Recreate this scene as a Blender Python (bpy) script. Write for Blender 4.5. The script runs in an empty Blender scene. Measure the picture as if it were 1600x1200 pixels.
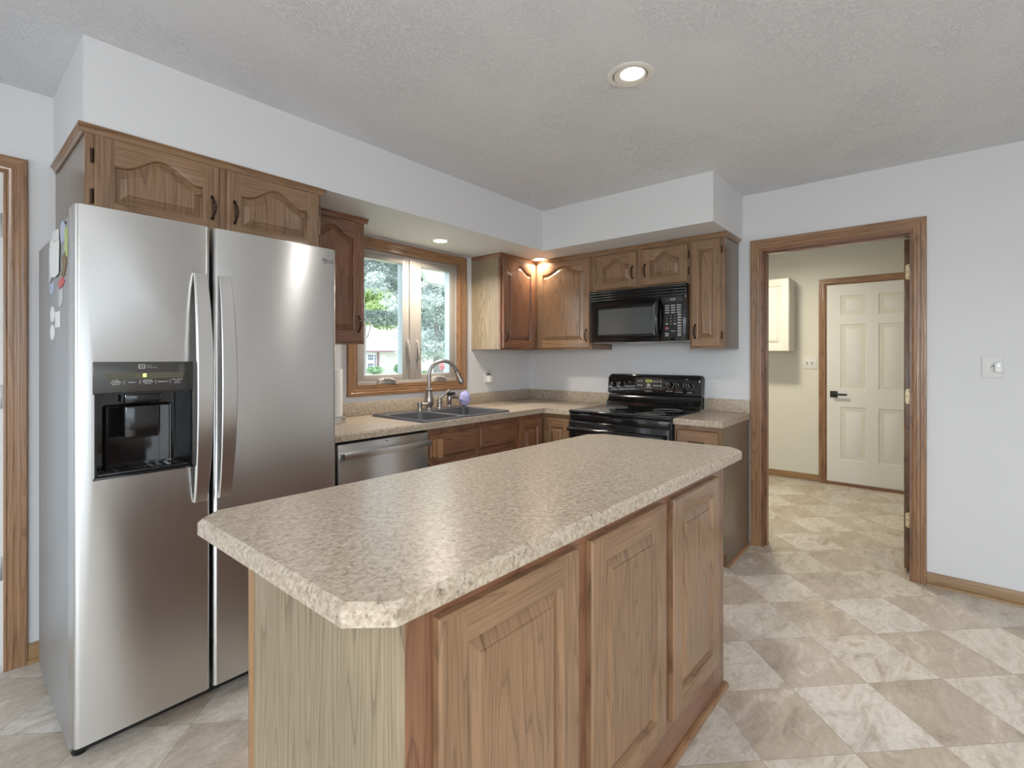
import bpy, bmesh, math, random
from mathutils import Vector, Matrix

sc = bpy.context.scene
COL = sc.collection
PI = math.pi

# ---------------------------------------------------------------- camera
cd = bpy.data.cameras.new('camera')
cd.sensor_width = 36.0
cd.lens = 36.0 * 762.58 / 1600.0
cd.shift_y = -(600.0 - 558.92) / 1600.0
cd.clip_start = 0.02
cd.clip_end = 300
cam = bpy.data.objects.new('camera', cd)
COL.objects.link(cam)
cam.location = (-3.682, -2.888, 1.302)
cam.rotation_euler = (PI / 2, 0, 0.7005 - PI / 2)
sc.camera = cam

# ---------------------------------------------------------------- world, sun, exposure
sc.view_settings.view_transform = 'Standard'
sc.view_settings.look = 'None'
sc.view_settings.gamma = 1.0
sc.view_settings.use_curve_mapping = False
sc.view_settings.exposure = 1.0

w = bpy.data.worlds.new('sky')
sc.world = w
w.use_nodes = True
wn, wl = w.node_tree.nodes, w.node_tree.links
wn.clear()
wo = wn.new('ShaderNodeOutputWorld')
wb = wn.new('ShaderNodeBackground')
wb.inputs['Color'].default_value = (0.84, 0.90, 1.0, 1)
wb.inputs['Strength'].default_value = 2.1
wl.new(wb.outputs[0], wo.inputs[0])

sd = bpy.data.lights.new('sun', 'SUN')
sd.energy = 2.2
sd.angle = 0.03
sd.color = (1.0, 0.95, 0.86)
sun = bpy.data.objects.new('sun', sd)
COL.objects.link(sun)
sun.rotation_euler = (0, math.radians(38), math.radians(8))   # comes from +x, high


def portal(name, loc, rot, sx, sy):
    d = bpy.data.lights.new(name, 'AREA')
    d.shape = 'RECTANGLE'
    d.size, d.size_y = sx, sy
    d.cycles.is_portal = True
    o = bpy.data.objects.new(name, d)
    COL.objects.link(o)
    o.location = loc
    o.rotation_euler = rot


portal('portal_added_front', (-4.55, -5.58, 1.05), (PI / 2, 0, 0), 3.3, 2.1)
portal('portal_added_left', (-6.58, -3.05, 1.05), (PI / 2, 0, -PI / 2), 4.3, 2.1)
portal('daylight_kitchen_window', (-1.39, 0.13, 1.58), (-PI / 2, 0, 0), 0.95, 0.95)


def lamp(name, loc, power, size, color, spread=2.6, rot=(0, 0, 0)):
    d = bpy.data.lights.new(name, 'AREA')
    d.shape = 'DISK'
    d.size = size
    d.energy = power
    d.color = color
    d.spread = spread
    o = bpy.data.objects.new(name, d)
    COL.objects.link(o)
    o.location = loc
    o.rotation_euler = rot
    return o


WARM = (1.0, 0.88, 0.74)
NEUT = (1.0, 0.97, 0.93)

# ---------------------------------------------------------------- node helpers
MATS = {}


class NT:
    def __init__(self, name):
        self.m = bpy.data.materials.new(name)
        self.m.use_nodes = True
        self.n = self.m.node_tree.nodes
        self.l = self.m.node_tree.links
        self.n.clear()
        self.out = self.n.new('ShaderNodeOutputMaterial')
        self.b = self.n.new('ShaderNodeBsdfPrincipled')
        self.l.new(self.b.outputs[0], self.out.inputs[0])
        MATS[name] = self.m

    def node(self, t, **kw):
        nd = self.n.new(t)
        for k, v in kw.items():
            setattr(nd, k, v)
        return nd

    def link(self, a, b):
        self.l.new(a, b)

    def set(self, **kw):
        for k, v in kw.items():
            self.b.inputs[k.replace('_', ' ')].default_value = v

    def coord(self, scale=(1, 1, 1), rot=(0, 0, 0), loc=(0, 0, 0), kind='Object'):
        tc = self.node('ShaderNodeTexCoord')
        mp = self.node('ShaderNodeMapping')
        mp.inputs['Scale'].default_value = scale
        mp.inputs['Rotation'].default_value = rot
        mp.inputs['Location'].default_value = loc
        self.link(tc.outputs[kind], mp.inputs[0])
        return mp.outputs[0]

    def noise(self, vec, scale, detail=3, rough=0.5, dist=0.0):
        nd = self.node('ShaderNodeTexNoise')
        nd.inputs['Scale'].default_value = scale
        nd.inputs['Detail'].default_value = detail
        nd.inputs['Roughness'].default_value = rough
        nd.inputs['Distortion'].default_value = dist
        if vec is not None:
            self.link(vec, nd.inputs['Vector'])
        return nd

    def ramp(self, fac, stops, interp='LINEAR'):
        r = self.node('ShaderNodeValToRGB')
        r.color_ramp.interpolation = interp
        els = r.color_ramp.elements
        while len(els) < len(stops):
            els.new(0.5)
        for e, (p, c) in zip(els, stops):
            e.position = p
            e.color = (c[0], c[1], c[2], 1) if not isinstance(c, (int, float)) else (c, c, c, 1)
        self.link(fac, r.inputs[0])
        return r.outputs[0]

    def mix(self, fac, a, b, mode='MIX'):
        m = self.node('ShaderNodeMix', data_type='RGBA', blend_type=mode)
        for s, i in ((fac, 0), (a, 6), (b, 7)):
            if hasattr(s, 'default_value') or hasattr(s, 'is_linked'):
                self.link(s, m.inputs[i])
            else:
                m.inputs[i].default_value = s if i == 0 else (s[0], s[1], s[2], 1)
        return m.outputs[2]

    def math(self, op, a, b=None, c=None):
        m = self.node('ShaderNodeMath', operation=op)
        for s, i in ((a, 0), (b, 1), (c, 2)):
            if s is None:
                continue
            if isinstance(s, (int, float)):
                m.inputs[i].default_value = s
            else:
                self.link(s, m.inputs[i])
        return m.outputs[0]

    def bump(self, h, strength, dist=0.01):
        b = self.node('ShaderNodeBump')
        b.inputs['Strength'].default_value = strength
        b.inputs['Distance'].default_value = dist
        self.link(h, b.inputs['Height'])
        self.link(b.outputs[0], self.b.inputs['Normal'])


def srgb(r, g, b):
    f = lambda c: ((c / 255 + 0.055) / 1.055) ** 2.4 if c > 10 else c / 255 / 12.92
    return (f(r), f(g), f(b))


def plain(name, col, rough=0.5, metal=0.0, **kw):
    t = NT(name)
    t.set(Base_Color=(*col, 1), Roughness=rough, Metallic=metal, **kw)
    return t.m


def wood(name, axis, light, mid, dark, rough=0.34, scale=1.0, seed=0.0, coat=0.45, depth=None):
    """open oak grain running along one axis"""
    t = NT(name)
    k = {'X': 0, 'Y': 1, 'Z': 2}[axis]
    s = [1.0, 1.0, 1.0]
    s[k] = 0.06
    if depth is not None:
        s[depth] = 0.03
    v = t.coord(scale=s, loc=(seed, seed * 1.7, seed * 2.3))
    warp = t.noise(v, 7 * scale, 2, 0.5)
    rings = t.math('MULTIPLY', warp.outputs[0], 26)
    rings = t.math('FRACT', rings)
    ringc = t.ramp(rings, [(0.0, dark), (0.18, mid), (0.75, light), (1.0, mid)])
    s2 = [1.0, 1.0, 1.0]
    s2[k] = 0.022
    if depth is not None:
        s2[depth] = 0.05
    v2 = t.coord(scale=s2, loc=(seed * 3, 1.0, seed))
    pores = t.noise(v2, 330 * scale, 2, 0.6)
    pr = t.ramp(pores.outputs[0], [(0.36, 0.72), (0.52, 1.0)])
    c = t.mix(1.0, ringc, pr, 'MULTIPLY')
    big = t.noise(t.coord(loc=(seed, 0, 0)), 2.5, 2)
    br = t.ramp(big.outputs[0], [(0.3, 0.86), (0.7, 1.08)])
    c = t.mix(1.0, c, br, 'MULTIPLY')
    t.link(c, t.b.inputs['Base Color'])
    t.set(Roughness=rough, Coat_Weight=coat, Coat_Roughness=0.14)
    t.bump(pores.outputs[0], 0.06, 0.002)
    return t.m


# oak colours
OAK = dict(light=srgb(151, 118, 88), mid=srgb(141, 109, 80), dark=srgb(119, 90, 65))
for ax in 'XYZ':
    wood('oak_' + ax, ax, **OAK, seed={'X': 1.3, 'Y': 4.1, 'Z': 7.7}[ax], depth=1 if ax != 'Y' else None)
    wood('oakB_' + ax, ax, **OAK, seed={'X': 1.3, 'Y': 4.1, 'Z': 7.7}[ax], depth=0 if ax != 'X' else None)
RED = dict(light=srgb(142, 99, 72), mid=srgb(128, 87, 62), dark=srgb(106, 70, 50))
for ax in 'XYZ':
    wood('frame_oak_' + ax, ax, **RED, seed={'X': 2.3, 'Y': 5.1, 'Z': 9.7}[ax], depth=1 if ax != 'Y' else None)
TRIM = dict(light=srgb(160, 121, 86), mid=srgb(148, 109, 76), dark=srgb(128, 92, 63))
for ax in 'XYZ':
    wood('base_oak_' + ax, ax, light=srgb(160, 126, 84), mid=srgb(152, 118, 78), dark=srgb(136, 104, 68), rough=.45, coat=.1, seed=17.7)
    wood('trim_oak_' + ax, ax, **TRIM, rough=0.3, seed={'X': 3.3, 'Y': 6.1, 'Z': 11.7}[ax])
VEN = dict(light=srgb(166, 150, 124), mid=srgb(157, 141, 115), dark=srgb(132, 116, 92))
wood('veneer_Z', 'Z', **VEN, rough=0.42, seed=13.1, coat=0.1, scale=0.8)
wood('veneer_dark_Z', 'Z', light=srgb(120, 104, 86), mid=srgb(114, 98, 80), dark=srgb(104, 88, 72), rough=0.35, seed=15.1)

# painted walls
t = NT('wall_paint')
n1 = t.noise(t.coord(), 140, 3)
t.set(Base_Color=(0.715, 0.72, 0.735, 1), Roughness=0.6)
t.bump(n1.outputs[0], 0.05, 0.003)

t = NT('laundry_warm_wall')
n1 = t.noise(t.coord(), 140, 3)
t.set(Base_Color=(0.72, 0.72, 0.65, 1), Roughness=0.6)  # warm lamp light is put into this yellowish wall colour
t.bump(n1.outputs[0], 0.05, 0.003)

t = NT('ceiling_texture')
v = t.coord()
n0 = t.noise(v, 3.0, 2)
n1 = t.noise(v, 34, 4, 0.55, 1.6)
ridge = t.math('ABSOLUTE', t.math('SUBTRACT', n1.outputs[0], 0.5))
ridge = t.math('SUBTRACT', 0.05, ridge)
ridge = t.math('MAXIMUM', ridge, 0.0)
mask = t.ramp(n0.outputs[0], [(0.40, 0.25), (0.6, 1.0)])
h = t.math('MULTIPLY', ridge, mask)
t.set(Base_Color=(0.75, 0.76, 0.79, 1), Roughness=0.75)
t.bump(h, 0.6, 0.07)

# vinyl tile floor, square tiles laid at 45 degrees
t = NT('vinyl_tile')
tc = t.node('ShaderNodeTexCoord')
sep = t.node('ShaderNodeSeparateXYZ')
t.link(tc.outputs['Object'], sep.inputs[0])
S = 0.3215
u = t.math('DIVIDE', t.math('ADD', t.math('MULTIPLY', t.math('ADD', sep.outputs[0], sep.outputs[1]), 0.70711), 3.142), S)
vv = t.math('DIVIDE', t.math('SUBTRACT', t.math('MULTIPLY', t.math('SUBTRACT', sep.outputs[0], sep.outputs[1]), 0.70711), 0.700), S)
iu, iv = t.math('FLOOR', u), t.math('FLOOR', vv)
chk = t.math('MODULO', t.math('ADD', t.math('ADD', iu, iv), 200.0), 2.0)      # 0 = light tile
ids = t.node('ShaderNodeCombineXYZ')
t.link(iu, ids.inputs[0]); t.link(iv, ids.inputs[1])
wnz = t.node('ShaderNodeTexWhiteNoise', noise_dimensions='2D')
t.link(ids.outputs[0], wnz.inputs['Vector'])
off = t.node('ShaderNodeVectorMath', operation='SCALE')
t.link(wnz.outputs['Color'], off.inputs[0])
off.inputs['Scale'].default_value = 30.0
add = t.node('ShaderNodeVectorMath', operation='ADD')
t.link(tc.outputs['Object'], add.inputs[0]); t.link(off.outputs[0], add.inputs[1])
mp = t.node('ShaderNodeMapping')
mp.inputs['Rotation'].default_value = (0, 0, 0.6)
mp.inputs['Scale'].default_value = (1.0, 2.2, 1.0)
t.link(add.outputs[0], mp.inputs[0])
cl = t.noise(mp.outputs[0], 5.0, 8, 0.66, 0.7)
vein = t.noise(mp.outputs[0], 2.4, 6, 0.62, 0.9)
vr = t.math('ABSOLUTE', t.math('SUBTRACT', vein.outputs[0], 0.5))
vm = t.ramp(vr, [(0.0, 1.0), (0.022, 0.0)])
fine = t.noise(tc.outputs['Object'], 45, 6, 0.7)
lightc = t.ramp(cl.outputs[0], [(0.30, srgb(166, 155, 141)), (0.43, srgb(198, 191, 180)), (0.56, srgb(213, 208, 200)), (0.70, srgb(186, 172, 154))])
darkc = t.ramp(cl.outputs[0], [(0.28, srgb(155, 143, 129)), (0.42, srgb(180, 169, 154)), (0.56, srgb(190, 180, 166)), (0.70, srgb(212, 204, 193))])
base = t.mix(chk, lightc, darkc)
tint = t.ramp(wnz.outputs['Value'], [(0.0, (0.96, 0.95, 0.95)), (0.35, (1.07, 1.04, 0.99)), (0.7, (1.10, 1.09, 1.08)), (1.0, (1.13, 1.13, 1.15))])
base = t.mix(1.0, base, tint, 'MULTIPLY')
base = t.mix(t.math('MULTIPLY', vm, 0.22), base, srgb(136, 120, 104))
fr = t.ramp(fine.outputs[0], [(0.35, 0.90), (0.65, 1.07)])
base = t.mix(1.0, base, fr, 'MULTIPLY')
fu = t.math('ABSOLUTE', t.math('SUBTRACT', t.math('FRACT', u), 0.5))
fv = t.math('ABSOLUTE', t.math('SUBTRACT', t.math('FRACT', vv), 0.5))
gl = t.math('GREATER_THAN', t.math('MAXIMUM', fu, fv), 0.4965)
base = t.mix(t.math('MULTIPLY', gl, 0.5), base, srgb(104, 92, 80))
t.link(base, t.b.inputs['Base Color'])
t.set(Roughness=0.36)
t.bump(fine.outputs[0], 0.04, 0.002)

# speckled laminate
t = NT('laminate')
v = t.coord()
a = t.noise(v, 75, 4, 0.6, 0.5)
bq = t.noise(v, 150, 3, 0.6)
ccc = t.noise(t.coord(loc=(3, 1, 2)), 125, 3, 0.55, 0.3)
base = t.ramp(a.outputs[0], [(0.32, srgb(152, 136, 117)), (0.48, srgb(180, 165, 145)), (0.66, srgb(200, 188, 171))])
sp = t.ramp(ccc.outputs[0], [(0.30, 1.0), (0.36, 0.0)])
base = t.mix(t.math('MULTIPLY', sp, 0.85), base, srgb(84, 76, 70))
sp2 = t.ramp(bq.outputs[0], [(0.60, 0.0), (0.70, 1.0)])
base = t.mix(t.math('MULTIPLY', sp2, 0.5), base, srgb(216, 208, 196))
sp3 = t.ramp(bq.outputs[0], [(0.32, 1.0), (0.40, 0.0)])
base = t.mix(t.math('MULTIPLY', sp3, 0.5), base, srgb(120, 104, 88))
t.link(base, t.b.inputs['Base Color'])
t.set(Roughness=0.30, Specular_IOR_Level=0.5)

# stainless
def steel(name, col, rough, aniso=0.0, tang='X'):
    t = NT(name)
    v = t.coord(scale=(60.0, 60.0, 1.0))
    n = t.noise(v, 8, 2)
    r = t.node('ShaderNodeMapRange')
    r.inputs['To Min'].default_value = rough - 0.005
    r.inputs['To Max'].default_value = rough + 0.005
    t.link(n.outputs[0], r.inputs[0])
    t.link(r.outputs[0], t.b.inputs['Roughness'])
    t.set(Base_Color=(*col, 1), Metallic=1.0, Anisotropic=aniso, Anisotropic_Rotation=0.25)
    tg = t.node('ShaderNodeTangent', direction_type='RADIAL', axis='Z')
    t.link(tg.outputs[0], t.b.inputs['Tangent'])
    return t.m


steel('stainless', (0.66, 0.655, 0.645), 0.31, 0.7)
steel('stainless_handle', (0.70, 0.69, 0.68), 0.30)
plain('fridge_side', (0.40, 0.405, 0.41), 0.38, 0.55)
plain('brushed_nickel', (0.45, 0.42, 0.39), 0.30, 1.0)
plain('bronze', (0.055, 0.035, 0.025), 0.42, 0.8)
plain('brass', (0.68, 0.56, 0.34), 0.38, 0.9)
plain('hinge_nickel', (0.55, 0.53, 0.50), 0.35, 0.9)
plain('gasket', (0.012, 0.012, 0.013), 0.6)
plain('black_gloss', (0.008, 0.008, 0.009), 0.10, 0.0, Specular_IOR_Level=0.7)
plain('black_plastic', (0.012, 0.012, 0.013), 0.35)
plain('brown_black', (0.045, 0.026, 0.016), 0.25)  # dark brown for the microwave case
plain('panel_grey', (0.050, 0.047, 0.044), 0.28)
plain('display_dark', (0.095, 0.088, 0.055), 0.25)
plain('smoked_glass', (0.10, 0.11, 0.11), 0.06, 0.0, Specular_IOR_Level=1.0)
plain('white_print', (0.72, 0.72, 0.70), 0.5)
plain('grey_print', (0.42, 0.42, 0.42), 0.5)
plain('dark_print', (0.06, 0.06, 0.065), 0.4, 0.5)
plain('red_print', (0.55, 0.10, 0.10), 0.5)
plain('white_plastic', (0.74, 0.74, 0.72), 0.35)
plain('clear_plastic', (0.80, 0.82, 0.82), 0.15)
plain('white_paint', (0.78, 0.78, 0.76), 0.40)
plain('cream_paint', (0.78, 0.76, 0.70), 0.40)
plain('door_white', (0.70, 0.74, 0.78), 0.35)
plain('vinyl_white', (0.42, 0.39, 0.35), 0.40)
plain('vinyl_bluish', (0.42, 0.50, 0.54), 0.40)  # bluish tone for the strip inside each sash
plain('trim_ring', (0.80, 0.78, 0.73), 0.45)
plain('baffle', (0.80, 0.76, 0.68), 0.40)
plain('sink_composite', (0.085, 0.088, 0.098), 0.33)
plain('paper', (0.80, 0.80, 0.79), 0.8)
plain('paper_grey', (0.55, 0.57, 0.58), 0.7)
plain('paper_blue', (0.45, 0.50, 0.62), 0.6)
plain('magnet_green', (0.45, 0.55, 0.22), 0.5)
plain('magnet_brown', (0.24, 0.17, 0.09), 0.6)
plain('magnet_red', (0.62, 0.14, 0.14), 0.5)
plain('scrub_purple', (0.42, 0.42, 0.72), 0.8)
plain('microwave_under', (0.50, 0.51, 0.50), 0.4)
plain('filter_grey', (0.22, 0.23, 0.22), 0.5, 0.5)
plain('lever_black', (0.02, 0.022, 0.02), 0.4, 0.3)
plain('threshold', (0.55, 0.38, 0.20), 0.4)
plain('pull_wood', srgb(160, 122, 84), 0.4)
plain('rear_ground_grey', (0.42, 0.42, 0.43), 0.8)


def glow(name, col, strength):
    t = NT(name)
    t.set(Base_Color=(*col, 1), Roughness=0.4)
    t.b.inputs['Emission Color'].default_value = (*col, 1)
    t.b.inputs['Emission Strength'].default_value = strength
    return t.m


glow('lamp_lens', (1.0, 0.94, 0.84), 5.0)
glow('lcd_green', (0.55, 0.85, 0.18), 0.7)
glow('lcd_yellow', (0.30, 0.33, 0.06), 0.15)

t = NT('window_glass')
lw = t.node('ShaderNodeLayerWeight'); lw.inputs[0].default_value = 0.5
fres = t.math('MULTIPLY_ADD', t.math('POWER', lw.outputs['Facing'], 5.0), 0.95, 0.04)
tr = t.node('ShaderNodeBsdfTransparent'); tr.inputs[0].default_value = (0.93, 0.96, 0.96, 1)
gs = t.node('ShaderNodeBsdfGlossy'); gs.inputs['Roughness'].default_value = 0.02
mx = t.node('ShaderNodeMixShader')
t.link(fres, mx.inputs[0]); t.link(tr.outputs[0], mx.inputs[1]); t.link(gs.outputs[0], mx.inputs[2])
t.link(mx.outputs[0], t.out.inputs[0])


def leafmat(name, c1, c2):
    t = NT(name)
    n = t.noise(t.coord(), 1.4, 3)
    c = t.ramp(n.outputs[0], [(0.35, c1), (0.62, c2)])
    t.link(c, t.b.inputs['Base Color'])
    t.set(Roughness=0.6, Transmission_Weight=0.0)
    t.b.inputs['Subsurface Weight'].default_value = 0.0
    return t.m


leafmat('pine_needles_hazy', (0.27, 0.33, 0.31), (0.64, 0.70, 0.67))  # washed-out hazy light is put into the pale needle colour
leafmat('leaves_yellow', (0.22, 0.34, 0.10), (0.44, 0.55, 0.24))
leafmat('leaves_hazed_far', (0.26, 0.33, 0.31), (0.42, 0.50, 0.47))  # distance haze is put into these leaf tones
leafmat('leaves_shaded', (0.15, 0.19, 0.18), (0.30, 0.36, 0.34))  # darker foliage masses, their shade put into the colour
leafmat('shrub_leaves', (0.16, 0.30, 0.14), (0.38, 0.55, 0.34))
leafmat('pink_blossom', (0.80, 0.34, 0.36), (0.90, 0.52, 0.52))
plain('bark', (0.26, 0.25, 0.25), 0.9)
t = NT('lawn')
n = t.noise(t.coord(), 0.6, 4)
c = t.ramp(n.outputs[0], [(0.3, (0.30, 0.36, 0.22)), (0.7, (0.50, 0.52, 0.42))])
t.link(c, t.b.inputs['Base Color']); t.set(Roughness=0.9)
t = NT('house_brick')
br = t.node('ShaderNodeTexBrick')
br.inputs['Color1'].default_value = (0.80, 0.76, 0.74, 1)
br.inputs['Color2'].default_value = (0.66, 0.60, 0.58, 1)
br.inputs['Mortar'].default_value = (0.85, 0.84, 0.83, 1)
br.inputs['Scale'].default_value = 1.0
br.inputs['Brick Width'].default_value = 0.5
br.inputs['Row Height'].default_value = 0.2
v = t.coord(rot=(PI / 2, 0, 0))
t.link(v, br.inputs['Vector'])
t.link(br.outputs[0], t.b.inputs['Base Color']); t.set(Roughness=0.9)
plain('house_roof', (0.80, 0.78, 0.77), 0.9)
plain('house_fascia', (0.34, 0.22, 0.22), 0.7)
plain('house_trim', (0.80, 0.80, 0.84), 0.6)
plain('house_glass', (0.20, 0.22, 0.27), 0.1)
plain('eave_white', (0.86, 0.87, 0.87), 0.6)
plain('eave_grey', (0.46, 0.49, 0.49), 0.6)


def M(n):
    return MATS[n]


# ---------------------------------------------------------------- mesh builder
def rootloc(o):
    l = Vector((0, 0, 0))
    while o is not None:
        l += o.location
        o = o.parent
    return l


class Frame:
    def __init__(self, O, A, N):
        self.O, self.A, self.N = Vector(O), Vector(A), Vector(N)

    def p(self, a, b, d):
        return self.O + self.A * a + Vector((0, 0, b)) + self.N * d


class MB:
    def __init__(self):
        self.bm = bmesh.new()
        self.mats = []

    def mi(self, mat):
        if mat not in self.mats:
            self.mats.append(mat)
        return self.mats.index(mat)

    def add(self, verts, faces, mat, xf=None):
        i = self.mi(mat)
        vs = [self.bm.verts.new(xf(v) if xf else v) for v in verts]
        for f in faces:
            try:
                fc = self.bm.faces.new([vs[k] for k in f])
                fc.material_index = i
            except ValueError:
                pass
        return vs

    def box(self, x0, x1, y0, y1, z0, z1, mat, bev=0.0, seg=2, xf=None):
        tb = bmesh.new()
        x0, x1 = min(x0, x1), max(x0, x1)
        y0, y1 = min(y0, y1), max(y0, y1)
        z0, z1 = min(z0, z1), max(z0, z1)
        vs = [tb.verts.new((x, y, z)) for z in (z0, z1) for y in (y0, y1) for x in (x0, x1)]
        for f in ((0, 2, 3, 1), (4, 5, 7, 6), (0, 1, 5, 4), (2, 6, 7, 3), (0, 4, 6, 2), (1, 3, 7, 5)):
            tb.faces.new([vs[k] for k in f])
        if bev > 0:
            bmesh.ops.bevel(tb, geom=list(tb.edges), offset=bev, segments=seg, profile=0.5, affect='EDGES')
        self.merge(tb, mat, xf)

    def merge(self, tb, mat, xf=None):
        tb.verts.index_update()
        self.add([v.co.copy() for v in tb.verts], [[v.index for v in f.verts] for f in tb.faces], mat, xf)
        tb.free()

    def fbox(self, F, a0, a1, b0, b1, d0, d1, mat, bev=0.0, seg=2):
        self.box(a0, a1, b0, b1, d0, d1, mat, bev, seg, xf=lambda v: F.p(v[0], v[1], v[2]))

    def prism(self, poly, lo, hi, mat, xf, bev_top=0.0):
        """poly = list of (u, v); extruded along w from lo to hi; xf maps (u, v, w)"""
        tb = bmesh.new()
        n = len(poly)
        a = [tb.verts.new((p[0], p[1], lo)) for p in poly]
        b = [tb.verts.new((p[0], p[1], hi)) for p in poly]
        tb.faces.new(a[::-1])
        top = tb.faces.new(b)
        for i in range(n):
            tb.faces.new((a[i], a[(i + 1) % n], b[(i + 1) % n], b[i]))
        if bev_top > 0:
            bmesh.ops.bevel(tb, geom=list(top.edges), offset=bev_top, segments=1, profile=0.5, affect='EDGES')
        self.merge(tb, mat, xf)

    def tube(self, pts, rad, mat, seg=10, cap=True, xf=None, squash=None):
        pts = [Vector(p) for p in pts]
        n = len(pts)
        if not hasattr(rad, '__len__'):
            rad = [rad] * n
        up = None
        rings = []
        for i, p in enumerate(pts):
            tdir = (pts[min(i + 1, n - 1)] - pts[max(i - 1, 0)]).normalized()
            if up is None:
                up = Vector((0, 0, 1)) if abs(tdir.z) < 0.9 else Vector((0, 1, 0))
            side = tdir.cross(up)
            if side.length < 1e-6:
                side = tdir.orthogonal()
            side.normalize()
            up = side.cross(tdir).normalized()
            r = rad[i]
            ring = []
            for k in range(seg):
                an = 2 * PI * k / seg
                ring.append(p + side * (math.cos(an) * r) + up * (math.sin(an) * r))
            rings.append(ring)
        verts = [v for r in rings for v in r]
        faces = []
        for i in range(n - 1):
            for k in range(seg):
                k2 = (k + 1) % seg
                faces.append((i * seg + k, i * seg + k2, (i + 1) * seg + k2, (i + 1) * seg + k))
        if cap:
            faces.append(tuple(range(seg))[::-1])
            faces.append(tuple((n - 1) * seg + k for k in range(seg)))
        self.add(verts, faces, mat, xf)

    def lathe(self, prof, mat, seg=24, xf=None):
        """prof = [(r, h)] around local z"""
        verts, faces = [], []
        n = len(prof)
        for r, h in prof:
            for k in range(seg):
                an = 2 * PI * k / seg
                verts.append((r * math.cos(an), r * math.sin(an), h))
        for i in range(n - 1):
            for k in range(seg):
                k2 = (k + 1) % seg
                faces.append((i * seg + k, i * seg + k2, (i + 1) * seg + k2, (i + 1) * seg + k))
        if prof[0][0] > 1e-6:
            faces.append(tuple(range(seg))[::-1])
        if prof[-1][0] > 1e-6:
            faces.append(tuple((n - 1) * seg + k for k in range(seg)))
        self.add([Vector(v) for v in verts], faces, mat, xf)

    def ball(self, c, r, mat, seg=16, sq=(1, 1, 1)):
        prof = [(max(1e-5, r * math.sin(PI * i / 10)), -r * math.cos(PI * i / 10)) for i in range(11)]
        c = Vector(c)
        self.lathe(prof, mat, seg, xf=lambda v: c + Vector((v[0] * sq[0], v[1] * sq[1], v[2] * sq[2])))

    def build(self, name, parent=None, smooth=35, label=None, weld=True, face=None):
        if weld:
            bmesh.ops.remove_doubles(self.bm, verts=self.bm.verts, dist=1e-5)
        if face is not None:            # open shell seen from one side: turn every face that way
            self.bm.normal_update()
            mid = sum((v.co for v in self.bm.verts), Vector()) / max(1, len(self.bm.verts))
            for f in self.bm.faces:
                k = f.normal.dot(face)
                if k < -1e-3 or (abs(k) <= 1e-3 and f.normal.dot(f.calc_center_median() - mid) < 0):
                    f.normal_flip()
        else:
            bmesh.ops.recalc_face_normals(self.bm, faces=self.bm.faces)
        off = rootloc(parent) if parent is not None else Vector((0, 0, 0))
        if parent is not None:
            bmesh.ops.translate(self.bm, verts=self.bm.verts, vec=-off)
        me = bpy.data.meshes.new(name)
        self.bm.to_mesh(me)
        self.bm.free()
        for m in self.mats:
            me.materials.append(M(m))
        if smooth:
            me.polygons.foreach_set('use_smooth', [True] * len(me.polygons))
            me.set_sharp_from_angle(angle=math.radians(smooth))
        o = bpy.data.objects.new(name, me)
        COL.objects.link(o)
        if parent is not None:
            o.parent = parent
        if label:
            o['label'] = label
        return o


def thing(name, label, cat, loc, group=None):
    o = bpy.data.objects.new(name, None)
    o.empty_display_size = 0.05
    COL.objects.link(o)
    o.location = loc
    o['label'] = label
    o['category'] = cat
    if group:
        o['group'] = group
    return o


def tag(o, label, cat, group=None):
    o['label'] = label
    o['category'] = cat
    if group:
        o['group'] = group
    return o


def structure(o):
    o['kind'] = 'structure'
    return o


def struct_empty(name, loc):
    o = bpy.data.objects.new(name, None)
    COL.objects.link(o)
    o.location = loc
    o['kind'] = 'structure'
    return o


def origin_to(o, p):
    """move a free mesh object's origin without moving the mesh"""
    p = Vector(p)
    o.data.transform(Matrix.Translation(-p))
    o.location = p
    return o


def cut(o, cutters):
    """boolean out boxes (x0,x1,y0,y1,z0,z1 in world) from a mesh object"""
    for c in cutters:
        b = MB()
        b.box(*c, mat=o.data.materials[0].name)
        k = b.build('cutter', smooth=0)
        md = o.modifiers.new('b', 'BOOLEAN')
        md.operation = 'DIFFERENCE'
        md.solver = 'EXACT'
        md.object = k
        bpy.context.view_layer.update()
        dg = bpy.context.evaluated_depsgraph_get()
        me = bpy.data.meshes.new_from_object(o.evaluated_get(dg))
        o.modifiers.clear()
        old = o.data
        o.data = me
        bpy.data.meshes.remove(old)
        km = k.data
        bpy.data.objects.remove(k)
        bpy.data.meshes.remove(km)
    o.data.set_sharp_from_angle(angle=math.radians(35))


def text(mb, s, size, F, a, b, d, mat, align='CENTER', extrude=0.0003, shear=0.0, ax=None):
    """lettering laid on a frame, centre/left at (a, b); added to mesh builder"""
    cu = bpy.data.curves.new('lettering', 'FONT')
    cu.body = s
    cu.size = size
    cu.align_x = align
    cu.align_y = 'CENTER'
    cu.extrude = extrude
    cu.shear = shear
    cu.resolution_u = 2
    ob = bpy.data.objects.new('lettering', cu)
    COL.objects.link(ob)
    bpy.context.view_layer.update()
    dg = bpy.context.evaluated_depsgraph_get()
    me = bpy.data.meshes.new_from_object(ob.evaluated_get(dg))
    bpy.data.objects.remove(ob)
    mb.add([v.co.copy() for v in me.vertices], [list(p.vertices) for p in me.polygons], mat,
           xf=lambda v: F.p(a + v[0], b + v[1], d + v[2]))
    bpy.data.meshes.remove(me)
    bpy.data.curves.remove(cu)


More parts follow.
